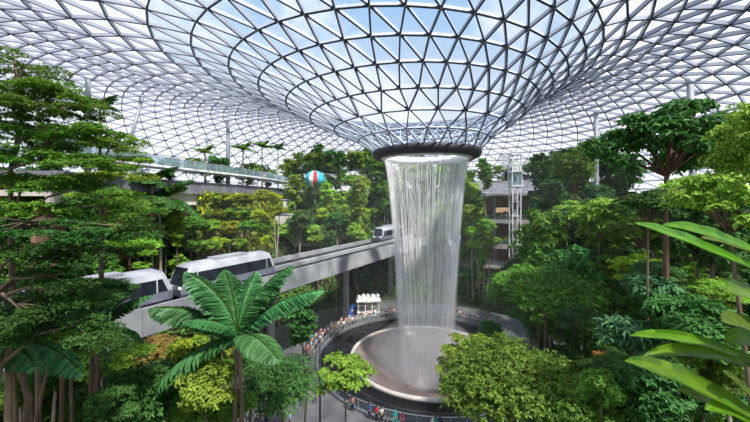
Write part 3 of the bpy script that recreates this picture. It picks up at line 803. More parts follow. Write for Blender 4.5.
def frond_arrays(L, droop, up, nl, lw, ll, rng, vshape=.35, curl=0):
    """feather leaf along +x, rising then drooping; returns leaf arrays + rachis pts"""
    ts = np.linspace(0, 1, nl)
    def pos(t): return np.stack([L*(t-.12*droop*t*t), curl*t*t, L*(up*t-droop*t*t)], -1)
    P = pos(ts); Tn = norm(pos(ts+.01)-P)
    Up = norm(np.cross(Tn, np.array([0, 1., 0]))); Up = np.where(Up[:, 2:3] < 0, -Up, Up)
    parts = []
    for sd in (-1, 1):
        env = ll*np.sin(np.clip(ts*.92+.06, 0, 1)*PI)**.55
        D = norm(np.cross(Up, Tn)*sd + Tn*.45 - Up*vshape + rng.normal(size=P.shape)*.05)
        parts.append(leaf_arrays(P, D, Up+rng.normal(size=P.shape)*.1, env, np.full(nl, lw), T_FOLD, np.clip(.5+rng.normal(size=nl)*.2, 0, 1)))
    return join(parts), P
def palm_proto(nf, L, nl, lw, ll, droop, up0, seed, name):
    """list of (frond mesh, rachis mesh)"""
    rng = np.random.default_rng(seed); out = []
    for i in range(4):
        (V, Fq, R), P = frond_arrays(L*(.9+.2*rng.random()), droop*(.8+.4*rng.random()), up0, nl, lw, ll, rng)
        me = np_mesh('frond', V, Fq, R, LM['palm'])
        b = MB(); b.tube([tuple(p) for p in P[::4]], [max(.012, .035*L/3*(1-.8*j/(len(P[::4])))) for j in range(len(P[::4]))], 5); rm = b.mesh('midrib', LM['strap2'])
        out.append((me, rm))
    return out
def palm(px, py, Y, L, nf, proto, leaf, label=None, bank=None, tr=.14, bark='bark_pale', name='palm_tree', tilt=(.1, 1.15), stems=1, zb=None, azs=None):
    c = W(px, py, Y); gz = ground(c.x, c.y) if zb is None else zb
    if c.z < gz+.8: c.z = gz+.8
    o = empty(name, (c.x, c.y, gz)); tag(o, label, 'palm')
    if bank: reg(o, *bank)
    h = c.z-gz; b = MB()
    for m in range(stems):
        x = (m-(stems-1)/2)*.5
        b.tube([(x*1.3, 0, -.2), (x, .1, h*.35), (x*.8, .05, h*.7), (x*.2, 0, h)], [tr*1.3, tr, tr*.9, tr*.8], 9)
    b.obj('trunk', M[bark], o, True)
    for i in range(nf):
        me, rm = proto[i % len(proto)]
        az = (i*2.399+random.uniform(-.2, .2)) if azs is None else azs[i][0]
        el = tilt[0]+(tilt[1]-tilt[0])*((i*.618) % 1) if azs is None else azs[i][1]
        f = link('frond', me, o, (0, 0, h), LM[leaf]); s = L*(random.uniform(.85, 1.1) if azs is None else azs[i][2])
        f.scale = (s, s, s); f.rotation_euler = (0, -el, az)
        r = link('midrib', rm, f)
    return o
PALM_F = palm_proto(0, 1.0, 40, .045, .36, .75, .25, 4, 'feather')      # unit frond
PALM_B = palm_proto(0, 1.0, 46, .078, .29, .45, .18, 9, 'banana')       # nearly joined broad leaflets

# ---- the broad frond palm in front of the train (crown about 240,335)
azs = [(math.radians(a), math.radians(e), q) for a, e, q in ((176, 30, 1.0), (190, -12, 1.02), (165, 66, .98), (20, 70, 1.0), (4, 42, 1.0), (-40, 18, .8),
        (60, 62, .8), (130, 72, .85), (110, 40, .8), (215, 48, .6), (80, 80, .75))]
palm(238, 336, 17, 4.5, len(azs), PALM_B, 'palm', 'large palm with broad joined fronds rising in front of the train', tr=.12, bark='bark', stems=2, azs=azs)
palm(8, 345, 13, 2.6, 9, PALM_F, 'palm', 'feathery palm at the lower left edge of the picture', tr=.1, bark='bark')
palm(98, 330, 17, 2.4, 10, PALM_F, 'palm', 'feathery palm below the left train car among dark trees', tr=.1, bark='bark')
palm(160, 200, 46, 4.6, 14, PALM_F, 'deep', 'tall drooping palm in front of the left shopfront', tr=.22, zb=None)
palm(152, 182, 46, 3.2, 12, PALM_F, 'dark', 'dark palm just under the upper left terrace edge', tr=.2)
for px, py, Y, L, z, d in ((100, 112, 44, 3.6, 26.9, 'dark green'), (205, 156, 60, 2.6, 26.9, 'small green'), (243, 153, 74, 3.4, 26.9, 'mid green'), (262, 150, 84, 3.5, 26.9, 'broad crowned'), (278, 152, 92, 3.6, 26, 'dark green')):
    palm(px, py-3, Y, L*.72, 14, PALM_F, 'deep' if 'dark' in d else 'mid', tilt=(.35, 1.4), bank=('terrace palms', 'palms standing on the upper left terrace'), tr=.16, zb=z)

# ---- left hero trees (tiers of tiny leaves on long limbs)
def tier_tree(base, trunk_pts, tiers, leafm, label, tr=.22, L=.10, n_per=900, bark='bark', seed=0):
    """tiers: (px, py, Y, half length m, half depth m, rise); each is one limb with its own foliage"""
    rng = np.random.default_rng(seed); o = empty('layered_tree', base); tag(o, label, 'tree')
    bv = Vector(base); b = MB(); tp = [Vector(p)-bv for p in trunk_pts]
    b.tube([Vector((0, 0, -.3))]+tp, list(np.linspace(tr*1.3, tr*.25, len(tp)+1)), 9); b.obj('trunk', M[bark], o, True)
    for px, py, Y, a, d, yaw in tiers:
        c = W(px, py, Y)-bv
        k = min(range(len(tp)), key=lambda i: abs(tp[i].z-(c.z-1.0))); st = tp[k].copy()
        q = MB(); md = (st+c)/2+Vector((0, 0, .35)); q.tube([st, md, c+Vector((0, 0, -.1))], [tr*.35, tr*.25, tr*.1], 6)
        cs, sn = math.cos(yaw), math.sin(yaw)
        n = int(n_per*a*d/2.2); ns = max(6, int(a*d*3.5))
        # small flat sprays making up the tier
        u = np.sqrt(rng.random(ns))*.88; t = rng.random(ns)*2*PI
        sc = np.stack([u*np.cos(t)*a, u*np.sin(t)*d, rng.normal(size=ns)*.16-.25*u*u], -1)
        for i in range(0, ns, 2):
            e = Vector((sc[i][0]*cs-sc[i][1]*sn, sc[i][0]*sn+sc[i][1]*cs, sc[i][2]))+c
            q.tube([c*.85+md*.15, (c+e)/2+Vector((0, 0, .06)), e], [tr*.1, tr*.07, .012], 4)
        lim = q.obj('limb', M[bark], o, True)
        pick = rng.integers(0, ns, n); sr = .34+.3*rng.random(ns)
        uu = np.sqrt(rng.random(n)); tt = rng.random(n)*2*PI
        P = sc[pick]+np.stack([uu*np.cos(tt)*sr[pick]*1.25, uu*np.sin(tt)*sr[pick], rng.normal(size=n)*.05-.12*uu*uu], -1)
        P = np.stack([P[:, 0]*cs-P[:, 1]*sn, P[:, 0]*sn+P[:, 1]*cs, P[:, 2]], -1)+np.array(c)
        O = norm(rng.normal(size=(n, 3))*.25+np.array([0, 0, 1]))
        V, Fq, R = sprigs(P, O, 4, L, .55, T_DIAMOND, rng=rng, cvar=np.clip(rng.random(ns)[pick]*.7+rng.random(n)*.3, 0, 1))
        link('foliage', np_mesh('foliage', V, Fq, R, LM[leafm]), lim)
    return o
def ztr(px, Y, z0, z1, k, wob=.3):
    x = (px-375)/F*Y; return [(x+random.uniform(-wob, wob), Y+random.uniform(-wob, wob), z0+(z1-z0)*i/(k-1)) for i in range(k)]
g = lambda px, Y: ground((px-375)/F*Y, Y)
Y = 13.5; bx = (15-375)/F*Y
tier_tree((bx, Y, g(15, Y)), ztr(15, Y, g(15, Y)+1, 30, 12),
  [(20, 62, 13.5, 1.7, 1.6, 0), (8, 82, 12.8, 1.8, 1.5, 0), (50, 86, 13.2, 1.8, 1.5, .2), (20, 104, 12.4, 2.0, 1.5, 0), (70, 108, 13.4, 1.9, 1.4, 0), (30, 128, 13, 2.2, 1.7, .1),
   (88, 128, 13.6, 1.7, 1.4, 0), (10, 150, 12.6, 2.2, 1.6, 0), (60, 152, 13.6, 2.4, 1.6, 0), (100, 160, 13, 1.6, 1.4, .2), (30, 176, 13, 2.4, 1.8, 0), (85, 184, 13.4, 2.4, 1.5, 0),
   (20, 204, 12.8, 2.4, 1.8, 0), (110, 205, 13.6, 2.2, 1.5, 0)],
  'mid', 'tall layered tree of tiny leaves filling the upper left corner', seed=1, L=.11, tr=.17)
Y = 11.5; bx = (-10-375)/F*Y
tier_tree((bx, Y, g(-10, Y)), ztr(-10, Y, g(-10, Y)+1, 25, 10),
  [(30, 222, 11.5, 2.1, 1.6, 0), (90, 228, 12, 2.0, 1.4, .1), (125, 224, 12.5, 1.5, 1.2, 0), (20, 248, 11.2, 2.0, 1.5, 0), (80, 252, 12, 1.9, 1.4, 0), (40, 275, 11.5, 1.9, 1.4, 0), (70, 292, 11.6, 1.8, 1.3, 0), (20, 306, 10.8, 1.8, 1.4, 0),
   (75, 322, 11.6, 1.9, 1.3, 0)],
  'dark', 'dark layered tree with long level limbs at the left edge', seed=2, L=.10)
Y = 19; bx = (100-375)/F*Y
tier_tree((bx, Y, g(100, Y)), ztr(100, Y, g(100, Y)+1, 28.5, 10),
  [(118, 142, 19, 2.1, 1.6, 0), (140, 158, 19.5, 1.5, 1.4, 0), (120, 172, 18.5, 2.0, 1.6, 0), (118, 196, 18.6, 2.3, 1.6, 0), (115, 222, 18.4, 2.2, 1.6, 0), (128, 240, 18.4, 1.8, 1.4, 0)],
  'bright', 'lighter green layered tree reaching right below the leaning strut', seed=3, L=.13)
Y = 15; bx = (45-375)/F*Y
tier_tree((bx, Y, g(45, Y)), ztr(45, Y, g(45, Y)+1, 19.4, 7),
  [(30, 318, 14.6, 2.0, 1.4, 0), (80, 334, 14, 1.7, 1.3, 0), (112, 344, 15, 1.5, 1.2, 0), (0, 332, 14, 1.8, 1.4, 0), (60, 345, 15, 1.6, 1.3, 0)],
  'bright', 'low layered tree with fresh green sprays over the bare trunks', seed=4, L=.10, tr=.17)
# bare trunks at lower left
for i, (px, Y, r, bk, d) in enumerate(((4, 12, .15, 'bamboo', 'thick leaning pale trunk at the left edge with rope ties'), (19, 13.5, .12, 'bamboo', 'pale bamboo coloured trunk second from the left edge'),
                          (56, 15, .11, 'bark_red', 'reddish bare trunk standing under the low canopy'), (74, 16, .08, 'bark', 'very thin grey trunk in the dark undergrowth'),
                          (84, 16, .12, 'bark_red', 'reddish trunk right of the very thin grey one'), (40, 18, .14, 'bark', 'shaded trunk leaning behind the pale bamboo coloured trunk'))):
    x = (px-375)/F*Y; z = ground(x, Y); o = empty('bare_trunk', (x, Y, z)); tag(o, d, 'trunk', 'bare trunks at the lower left')
    b = MB(); H = 19.2-z; ln = random.uniform(.05, .5)*(-1)**i
    b.tube([(0, 0, -.3), (ln*.3, 0, H*.3), (ln*.6, .1, H*.65), (ln, .1, H)], [r*1.2, r, r*.9, r*.6], 10)
    t = b.obj('trunk', M[bk], o, True)
    if i == 0:
        for k in range(3): b = MB(); b.lathe([(r*1.0, 0), (r*1.15, .04), (r*1.0, .08)], 12, (ln*.45, .05)); b.obj('rope_tie', M['black'], t).location = (0, 0, H*.5+k*.3)
    me, cc, az = get_crown('fine', 0); f = link('foliage', me, o, (ln, .1, H+.1), LM['dark']); f.scale = (1.9, 1.7, 1.5)

# ---- named trees
T = tree
T('open', 666, 158, 132, 24, 'deep', 'bark_red', 'big glossy dark leaved tree with reddish trunk at right', tr=.26, var=0, trunk_px=666, multi=1, sz=.95)
T('open', 722, 156, 100, 27, 'deep', 'bark', 'glossy round crowned tree right behind the big dark one', tr=.18, var=1)
T('round', 765, 150, 96, 10, 'bright', 'bark', 'yellow green rosette leaved tree at the upper right edge', tr=.1, var=0, sz=1.3)
T('layer', 728, 212, 110, 15, 'bright', 'bark', 'fresh green layered tree at the right below the glossy crowns', tr=.12, var=1)
T('round', 575, 168, 46, 50, 'mid', 'bark_red', 'upright tree with reddish branches left of the grey roof column', tr=.2, var=0, sz=1.2)
T('slim', 536, 232, 26, 62, 'bright', 'bark_pale', 'slim fresh green tree before the terraces right of the waterfall', tr=.18, var=0)
T('mound', 545, 300, 120, 32, 'mid', 'bark', 'broad fine leaved tree spreading low right of the pool', tr=.2, var=0, multi=2)
T('mound', 512, 392, 150, 23, 'mid', 'bark', 'large rounded fine leaved tree at the bottom right of the pool', tr=.2, var=1, multi=2, sz=1.1)
T('mound', 592, 418, 120, 19, 'mid', 'bark', 'low rounded fine leaved tree at the bottom centre right', tr=.16, var=0)
T('layer', 474, 362, 64, 29, 'bright', 'bark', 'bright green layered tree overhanging the right rim of the pool', tr=.12, var=0)
T('round', 488, 336, 34, 33, 'deep', 'bark', 'small dark tree at the right edge of the pool rail', tr=.1, var=1)
T('fine', 598, 262, 70, 38, 'mid', 'bark', 'flat topped fine leaved tree in the middle of the right bank', tr=.18, var=0)
T('broad', 606, 222, 60, 40, 'deep', 'bark', 'dark broad leaved tree left of the tall reddish trunk', tr=.18, var=0)
T('layer', 640, 238, 60, 30, 'mid', 'bark', 'layered tree whose limbs cross the tall reddish trunk', tr=.14, var=1)
T('broad', 700, 236, 92, 29, 'deep', 'bark', 'large leaved tree on the right bank behind the strap leaves', tr=.16, var=0)
T('open', 648, 212, 66, 22, 'deep', 'bark', 'glossy tree low in front of the tall reddish trunk', tr=.1, var=0, sz=.8)
T('tuft', 655, 300, 56, 24, 'blue', 'bark', 'blue green rosette leaved tree beside the reddish trunk', tr=.1, var=0)
T('tuft', 632, 338, 52, 21, 'blue', 'bark', 'low blue green rosette plant on the right bank', tr=.08, var=1)
T('layer', 640, 275, 50, 27, 'lime', 'bark', 'glowing lime layered sapling behind the blue green rosettes', tr=.08, var=0)
T('bush', 690, 330, 90, 19, 'deep', 'bark', 'dark bushy tree filling the lower right behind strap leaves', tr=.1, var=0)
T('bush', 655, 392, 90, 17, 'dark', 'bark', 'dark shrub at the bottom right below the blue green rosettes', tr=.08, var=1, cat='shrub', name='shrub')
T('tuft', 606, 362, 22, 21, 'rust', 'bark', 'small rust coloured rosette plant on the right bank', tr=.06, var=0, cat='plant', name='rosette_plant')
T('leafyslim', 301, 322, 44, 30, 'deep', 'bark', 'dark slender tree with big leaves right of the frond palm', tr=.1, var=1, sz=.62)
T('mound', 280, 390, 92, 23, 'deep', 'bark', 'fine leaved tree at the bottom centre left over the walkway', tr=.13, var=0, sz=1.1)
T('layer', 345, 382, 58, 27, 'bright', 'bark', 'bright green layered maple at the left rim of the pool', tr=.09, var=1, sz=1.1)
T('bush', 205, 388, 66, 16.5, 'bright', 'bark', 'bright green leafy shrub under the drooping palm frond', tr=.06, var=0, cat='shrub', name='shrub')
T('bush', 236, 404, 40, 19, 'mid', 'bark', 'mid green shrub at the foot of the frond palm', tr=.05, var=1, cat='shrub', name='shrub')
T('broad', 150, 392, 70, 17, 'dark', 'bark', 'dark glossy shrub beside the thin black pole', tr=.06, var=1, cat='shrub', name='shrub')
T('broad', 190, 356, 46, 21, 'yellow', 'bark', 'yellow flecked shrub under the white viaduct wall', tr=.06, var=0, cat='shrub', name='shrub')
T('mound', 156, 352, 52, 22, 'brown', 'bark', 'brownish shrub under the white viaduct wall near the pole', tr=.06, var=0, cat='shrub', name='shrub')
T('fine', 222, 330, 40, 27, 'mid', 'bark', 'fine leaved sapling against the viaduct wall behind the fronds', tr=.08, var=1, sz=.8)
T('round', 112, 240, 36, 40, 'deep', 'bark', 'round dark tree peeking above the left train car', tr=.12, var=0)
T('bush', 250, 352, 34, 30, 'deep', 'bark', 'dark shrub beside the column right of the frond palm', tr=.06, var=0, cat='shrub', name='shrub')
T('round', 8, 380, 40, 22, 'dark', 'bark', 'shadowed shrub behind the trunk at the left edge', tr=.06, var=0, cat='shrub', name='shrub')
T('broad', 110, 408, 50, 14, 'deep', 'bark', 'low glossy shrub at the bottom left of the thin pole', tr=.05, var=1, cat='shrub', name='shrub')

# ---- banks of trees
def bank(key, desc, spots, kinds, leafs, barks=('bark', 'bark_pale'), tr=(.1, .2), szs=(1, 1.2), cat='tree', name='tree'):
    for i, (px, py, w, Y) in enumerate(spots):
        kd = kinds[i % len(kinds)]
        T(kd, px, py, w, Y, leafs[(i*7+i//3) % len(leafs)], barks[i % len(barks)], None, (key, desc), random.uniform(*tr), var=i % 2, sz=random.uniform(*szs), cat=cat, name=name)
R = random.Random(21)
def jit(n, x0, x1, y0, y1, w0, w1, Y0, Y1):
    return [(x0+(x1-x0)*(i+R.random()*.8)/n, R.uniform(y0, y1), R.uniform(w0, w1), R.uniform(Y0, Y1)) for i in range(n)]
bank('sky', 'trees along the skyline left of the waterfall', jit(14, 288, 392, 158, 172, 18, 26, 90, 104), ['leafy', 'leafyslim', 'fine'], ['bright', 'mid', 'deep'], szs=(.7, 1.0))
bank('slopeL', 'slender trees on the upper planted slope behind the track', jit(15, 292, 392, 182, 205, 18, 26, 80, 94), ['leafyslim', 'leafy', 'leafyslim'], ['bright', 'lime', 'bright', 'mid'], ('bark_pale',), szs=(.6, .9))
bank('slopeM', 'leafy shrubs on the lower planted slope behind the track', jit(14, 282, 362, 212, 238, 16, 24, 76, 84), ['leafy', 'broad', 'leafy'], ['bright', 'mid', 'deep', 'lime'], cat='shrub', name='shrub')
bank('flower', 'yellow flowering shrubs in the top row behind the train', jit(10, 192, 278, 196, 199, 18, 22, 58, 62), ['leafy', 'bush'], ['flower', 'flower', 'yellow'], szs=(.55, .75), cat='shrub', name='flowering_shrub')
bank('flower2', 'yellow flowering shrubs in the upper middle row behind the train', jit(10, 190, 285, 211, 215, 18, 23, 56, 60), ['leafy', 'bush'], ['flower', 'yellow', 'mid'], szs=(.55, .75), cat='shrub', name='flowering_shrub')
bank('flower4', 'yellow flowering shrubs in the lower middle row behind the train', jit(10, 187, 288, 225, 229, 19, 24, 53, 58), ['leafy', 'bush'], ['mid', 'flower', 'bright', 'yellow'], szs=(.55, .75), cat='shrub', name='flowering_shrub')
bank('flower3', 'yellow flecked shrubs in the low row just above the train', jit(10, 184, 294, 238, 247, 16, 22, 50, 60), ['leafy', 'bush'], ['yellow', 'flower', 'bright'], szs=(.6, .8), cat='shrub', name='flowering_shrub')
bank('behindL', 'trees between the left train car and the shopfront', jit(9, 128, 196, 218, 246, 22, 32, 42, 52), ['leafyslim', 'leafy', 'broad'], ['deep', 'mid', 'bright'], szs=(.6, .9))
bank('behindwater', 'trees seen through the falling water', jit(12, 388, 468, 166, 186, 20, 28, 97, 107), ['leafyslim', 'leafy'], ['bright', 'lime', 'mid'], ('bark_pale',), szs=(.7, 1))
bank('behindwater2', 'shrubs seen through the lower falling water', jit(11, 394, 466, 200, 232, 22, 30, 92, 100), ['leafy', 'round'], ['mid', 'bright', 'deep'], cat='shrub', name='shrub')
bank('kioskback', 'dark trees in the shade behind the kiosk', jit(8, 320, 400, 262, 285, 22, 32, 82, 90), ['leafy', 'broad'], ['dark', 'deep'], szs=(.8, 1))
bank('rightfall', 'sunlit slim trees just right of the waterfall', jit(8, 464, 488, 166, 236, 18, 26, 74, 86), ['leafyslim', 'leafy'], ['bright', 'lime', 'mid'], ('bark_pale',), szs=(.7, .9))
bank('rightfall2', 'low trees right of the waterfall above the walkway', jit(5, 462, 486, 248, 285, 16, 24, 78, 84), ['leafy', 'bush'], ['mid', 'deep'], szs=(.7, .9))
bank('canopytrees', 'small trees behind the sloping canopy roof right of the waterfall', jit(7, 484, 545, 160, 172, 12, 18, 102, 108), ['leafy', 'fine'], ['mid', 'bright', 'deep'], tr=(.08, .12))
bank('hedge', 'small plants along the edge of the third terrace', [(488+i*9, 216, 9, 94) for i in range(9)], ['leafy'], ['mid', 'bright', 'deep'], tr=(.03, .04), cat='plant', name='terrace_plant')
bank('hedge2', 'small plants along the edge of the second terrace', [(488+i*9, 241, 9, 92) for i in range(9)], ['leafy'], ['mid', 'bright'], tr=(.03, .04), cat='plant', name='terrace_plant')
bank('skyR', 'trees along the skyline right of the lift tower', jit(10, 538, 634, 152, 176, 26, 36, 62, 76), ['leafy', 'fine', 'leafy'], ['deep', 'mid', 'dark'])
bank('terrR', 'trees growing in front of the right terraces', jit(10, 540, 610, 186, 244, 26, 36, 52, 66), ['leafy', 'leafyslim', 'broad'], ['mid', 'deep', 'bright'], szs=(.7, .9))
bank('bankR', 'trees on the middle of the right forest bank', jit(14, 540, 760, 205, 262, 44, 62, 32, 48), ['leafy', 'broad', 'layer', 'leafy', 'fine'], ['mid', 'deep', 'bright', 'dark'])
bank('bankR2', 'trees low on the right forest bank', jit(12, 560, 760, 272, 345, 44, 60, 24, 34), ['leafy', 'fine', 'layer', 'bush'], ['deep', 'mid', 'bright', 'dark'])
bank('bankR3', 'shrubs at the foot of the right forest bank', jit(9, 600, 750, 350, 425, 44, 60, 17, 24), ['bush', 'mound', 'broad'], ['mid', 'deep', 'bright'], cat='shrub', name='shrub')
bank('bankR4', 'trees right of the pool before the brown wall', jit(6, 528, 572, 268, 300, 30, 42, 42, 50), ['fine', 'leafy', 'mound'], ['mid', 'deep', 'bright'])
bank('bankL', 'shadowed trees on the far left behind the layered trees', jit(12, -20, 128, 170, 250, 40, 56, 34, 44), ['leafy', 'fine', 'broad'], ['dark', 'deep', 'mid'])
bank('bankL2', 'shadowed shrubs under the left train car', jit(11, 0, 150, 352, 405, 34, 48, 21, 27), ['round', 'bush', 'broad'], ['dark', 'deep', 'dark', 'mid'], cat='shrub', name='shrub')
bank('underT', 'shrubs along the foot of the viaduct wall', jit(9, 120, 262, 352, 376, 30, 42, 25, 31), ['mound', 'bush', 'round'], ['mid', 'brown', 'deep', 'yellow'], cat='shrub', name='shrub')
bank('botL', 'shrubs at the bottom left before the walkway', jit(7, 120, 235, 400, 425, 34, 46, 16, 21), ['bush', 'broad', 'mound'], ['deep', 'bright', 'mid'], cat='shrub', name='shrub')

# plants standing on the upper left terrace, seen between wall and walkway
for i in range(18):
    u = (i+.5)/18*5; k = int(u); a, c = Vector(LW[k]), Vector(LW[k+1]); p = a+(c-a)*(u-k); t = (c-a).normalized(); d = 4.2+R.random()*2.5
    if i % 3 == 0: d = 2.3
    x, y = p.x-t.y*d, p.y+t.x*d; s_ = R.uniform(.75, 1.0) if d < 3 else R.uniform(1.6, 2.6)
    me, cc, az = get_crown('leafy', i % 2)
    plant('leafy', Vector((x, y, 26.9+s_*(.9 if d < 3 else 1.5))), s_, Vector((x, y, 26.9)), ['deep', 'dark', 'mid'][i % 3], 'bark', None, ('tplants', 'shrubs on the upper left terrace'), .05, me, cc, az, 'shrub', 'shrub', 1, .9)
# ---- low leafy ground cover over the soil (nobody could count it)
def cover():
    rng = np.random.default_rng(8); pts = []; nrm = []
    while len(pts) < 45000:
        r = 26+rng.random()**.8*44; t = rng.random()*2*PI; x = AX+r*math.cos(t); y = AY+r*math.sin(t)
        if y < 6 or abs(x/y) > 1.5: continue
        s, n = to_sn(x, y)
        if -.5 < n < 10 and s < 21 and s > -90 and ground(x, y) > 9: continue
        z = ground(x, y)
        if z < .3: continue
        pts.append((x, y, z+.1+rng.random()*.7))
    P = np.array(pts); O = norm(rng.normal(size=P.shape)*.35+np.array([0, 0, 1]))
    V, Fq, R_ = sprigs(P, O, 5, .5, .42, T_FOLD, rng=rng)
    o = link('undergrowth', np_mesh('undergrowth', V, Fq, R_, LM['mid'])); tag(o, 'low leafy undergrowth carpeting the forest slopes', 'undergrowth', kind='stuff')
cover()

# ---- strap leaved plant in the right foreground
def strap_plant():
    base = Vector((4.45, 2.5, 22.05)); o = empty('strap_leaved_plant', base); tag(o, 'large strap leaved plant reaching in from the right foreground', 'plant')
    p = empty('planter', (4.45, 2.5, 20.6)); tag(p, 'concrete planter on the balcony edge at right', 'planter')
    b = MB(); b.box(-.5, -.8, 0, .6, .8, 1.4); b.obj('trough', M['darkconc'], p); b = MB(); b.box(-.43, -.73, 1.4, .53, .73, 1.46); b.obj('soil', M['soil'], p)
    stems = [Vector((-.12, -.2, 0)), Vector((.1, .1, 0)), Vector((-.2, .3, 0))]; tops = [Vector((-1.2, -.15, 1.15)), Vector((-1.0, .1, 1.75)), Vector((-1.25, .3, .85))]
    for a, c in zip(stems, tops):
        b = MB(); b.tube([a-Vector((0, 0, .1)), (a+c)/2+Vector((.05, 0, 0)), c], [.03, .024, .015], 8); b.obj('stem', LM['strap2'], o, True)
    # tip px,py, mid px,py, base px,py, depth tip, depth base, half width px, material, stem
    LV = [((634, 223), (690, 243), (760, 272), 2.15, 2.5, 8.5, 'strap', 0), ((662, 225), (712, 236), (765, 258), 2.45, 2.6, 8, 'strap', 1), ((728, 292), (748, 298), (790, 322), 2.3, 2.5, 13, 'strap', 0),
          ((722, 322), (745, 326), (790, 345), 2.1, 2.4, 9, 'strap2', 0), ((628, 336), (690, 340), (765, 366), 2.3, 2.5, 5, 'strap', 2), ((641, 357), (700, 352), (768, 372), 2.5, 2.6, 6, 'strap', 2),
          ((624, 361), (688, 382), (765, 424), 2.0, 2.4, 9.5, 'strap', 2), ((678, 391), (715, 402), (775, 432), 2.4, 2.5, 8, 'strap', 2), ((723, 372), (742, 388), (775, 420), 2.2, 2.45, 6, 'strap2', 2),
          ((726, 343), (748, 340), (790, 352), 2.5, 2.6, 8, 'strap', 0), ((700, 238), (735, 246), (780, 268), 2.7, 2.7, 6, 'strap2', 1), ((705, 410), (735, 412), (780, 436), 2.1, 2.4, 7, 'strap', 2)]
    rng = np.random.default_rng(2)
    for i, (t, m, s, Yt, Yb, hw, mt, st) in enumerate(LV):
        A = W(s[0], s[1], Yb)-base; Mi = W(m[0], m[1], (Yt+Yb)/2)-base; Tp = W(t[0], t[1], Yt)-base
        n = 12; vs = []; fs = []; w0 = 1.45*hw/F*(Yt+Yb)/2
        for k in range(n+1):
            u = k/n; p = A*((1-u)**2)+(Mi*2-(A+Tp)*.5)*(2*u*(1-u))+Tp*(u*u)
            d = ((Mi*2-(A+Tp)*.5-A)*(1-u)+(Tp-(Mi*2-(A+Tp)*.5))*u).normalized()
            sd = d.cross(Vector((.1, -.55, .8))).normalized(); w = w0*(math.sin(PI*min(1, (u*.86+.14)))**.7)
            up = sd.cross(d).normalized(); up = up if up.z > 0 else -up
            rip = .06*math.sin(k*1.9+i)*w0
            vs += [p-sd*w+up*(w*.35+rip), p-sd*w*.5+up*w*.12, p, p+sd*w*.5+up*w*.12, p+sd*w+up*(w*.35-rip)]
        for k in range(n):
            for j in range(4): a = k*5+j; fs.append((a, a+1, a+6, a+5))
        me = np_mesh('leaf', np.array([tuple(v) for v in vs]), np.array(fs), np.clip(.35+.12*rng.normal(size=len(fs))+np.tile([.05, .3, .3, .05], n)*.6, 0, 1), LM[mt])
        me.polygons.foreach_set('use_smooth', [True]*len(fs))
        lf = link('leaf', me, o)
        b = MB(); b.tube([tops[st]*1.0, (tops[st]+A)/2+Vector((0, 0, .05)), A, vs[2*5+2]], [.014, .012, .01, .006], 6); b.obj('leaf_stalk', LM['strap2'], lf, True)
strap_plant()

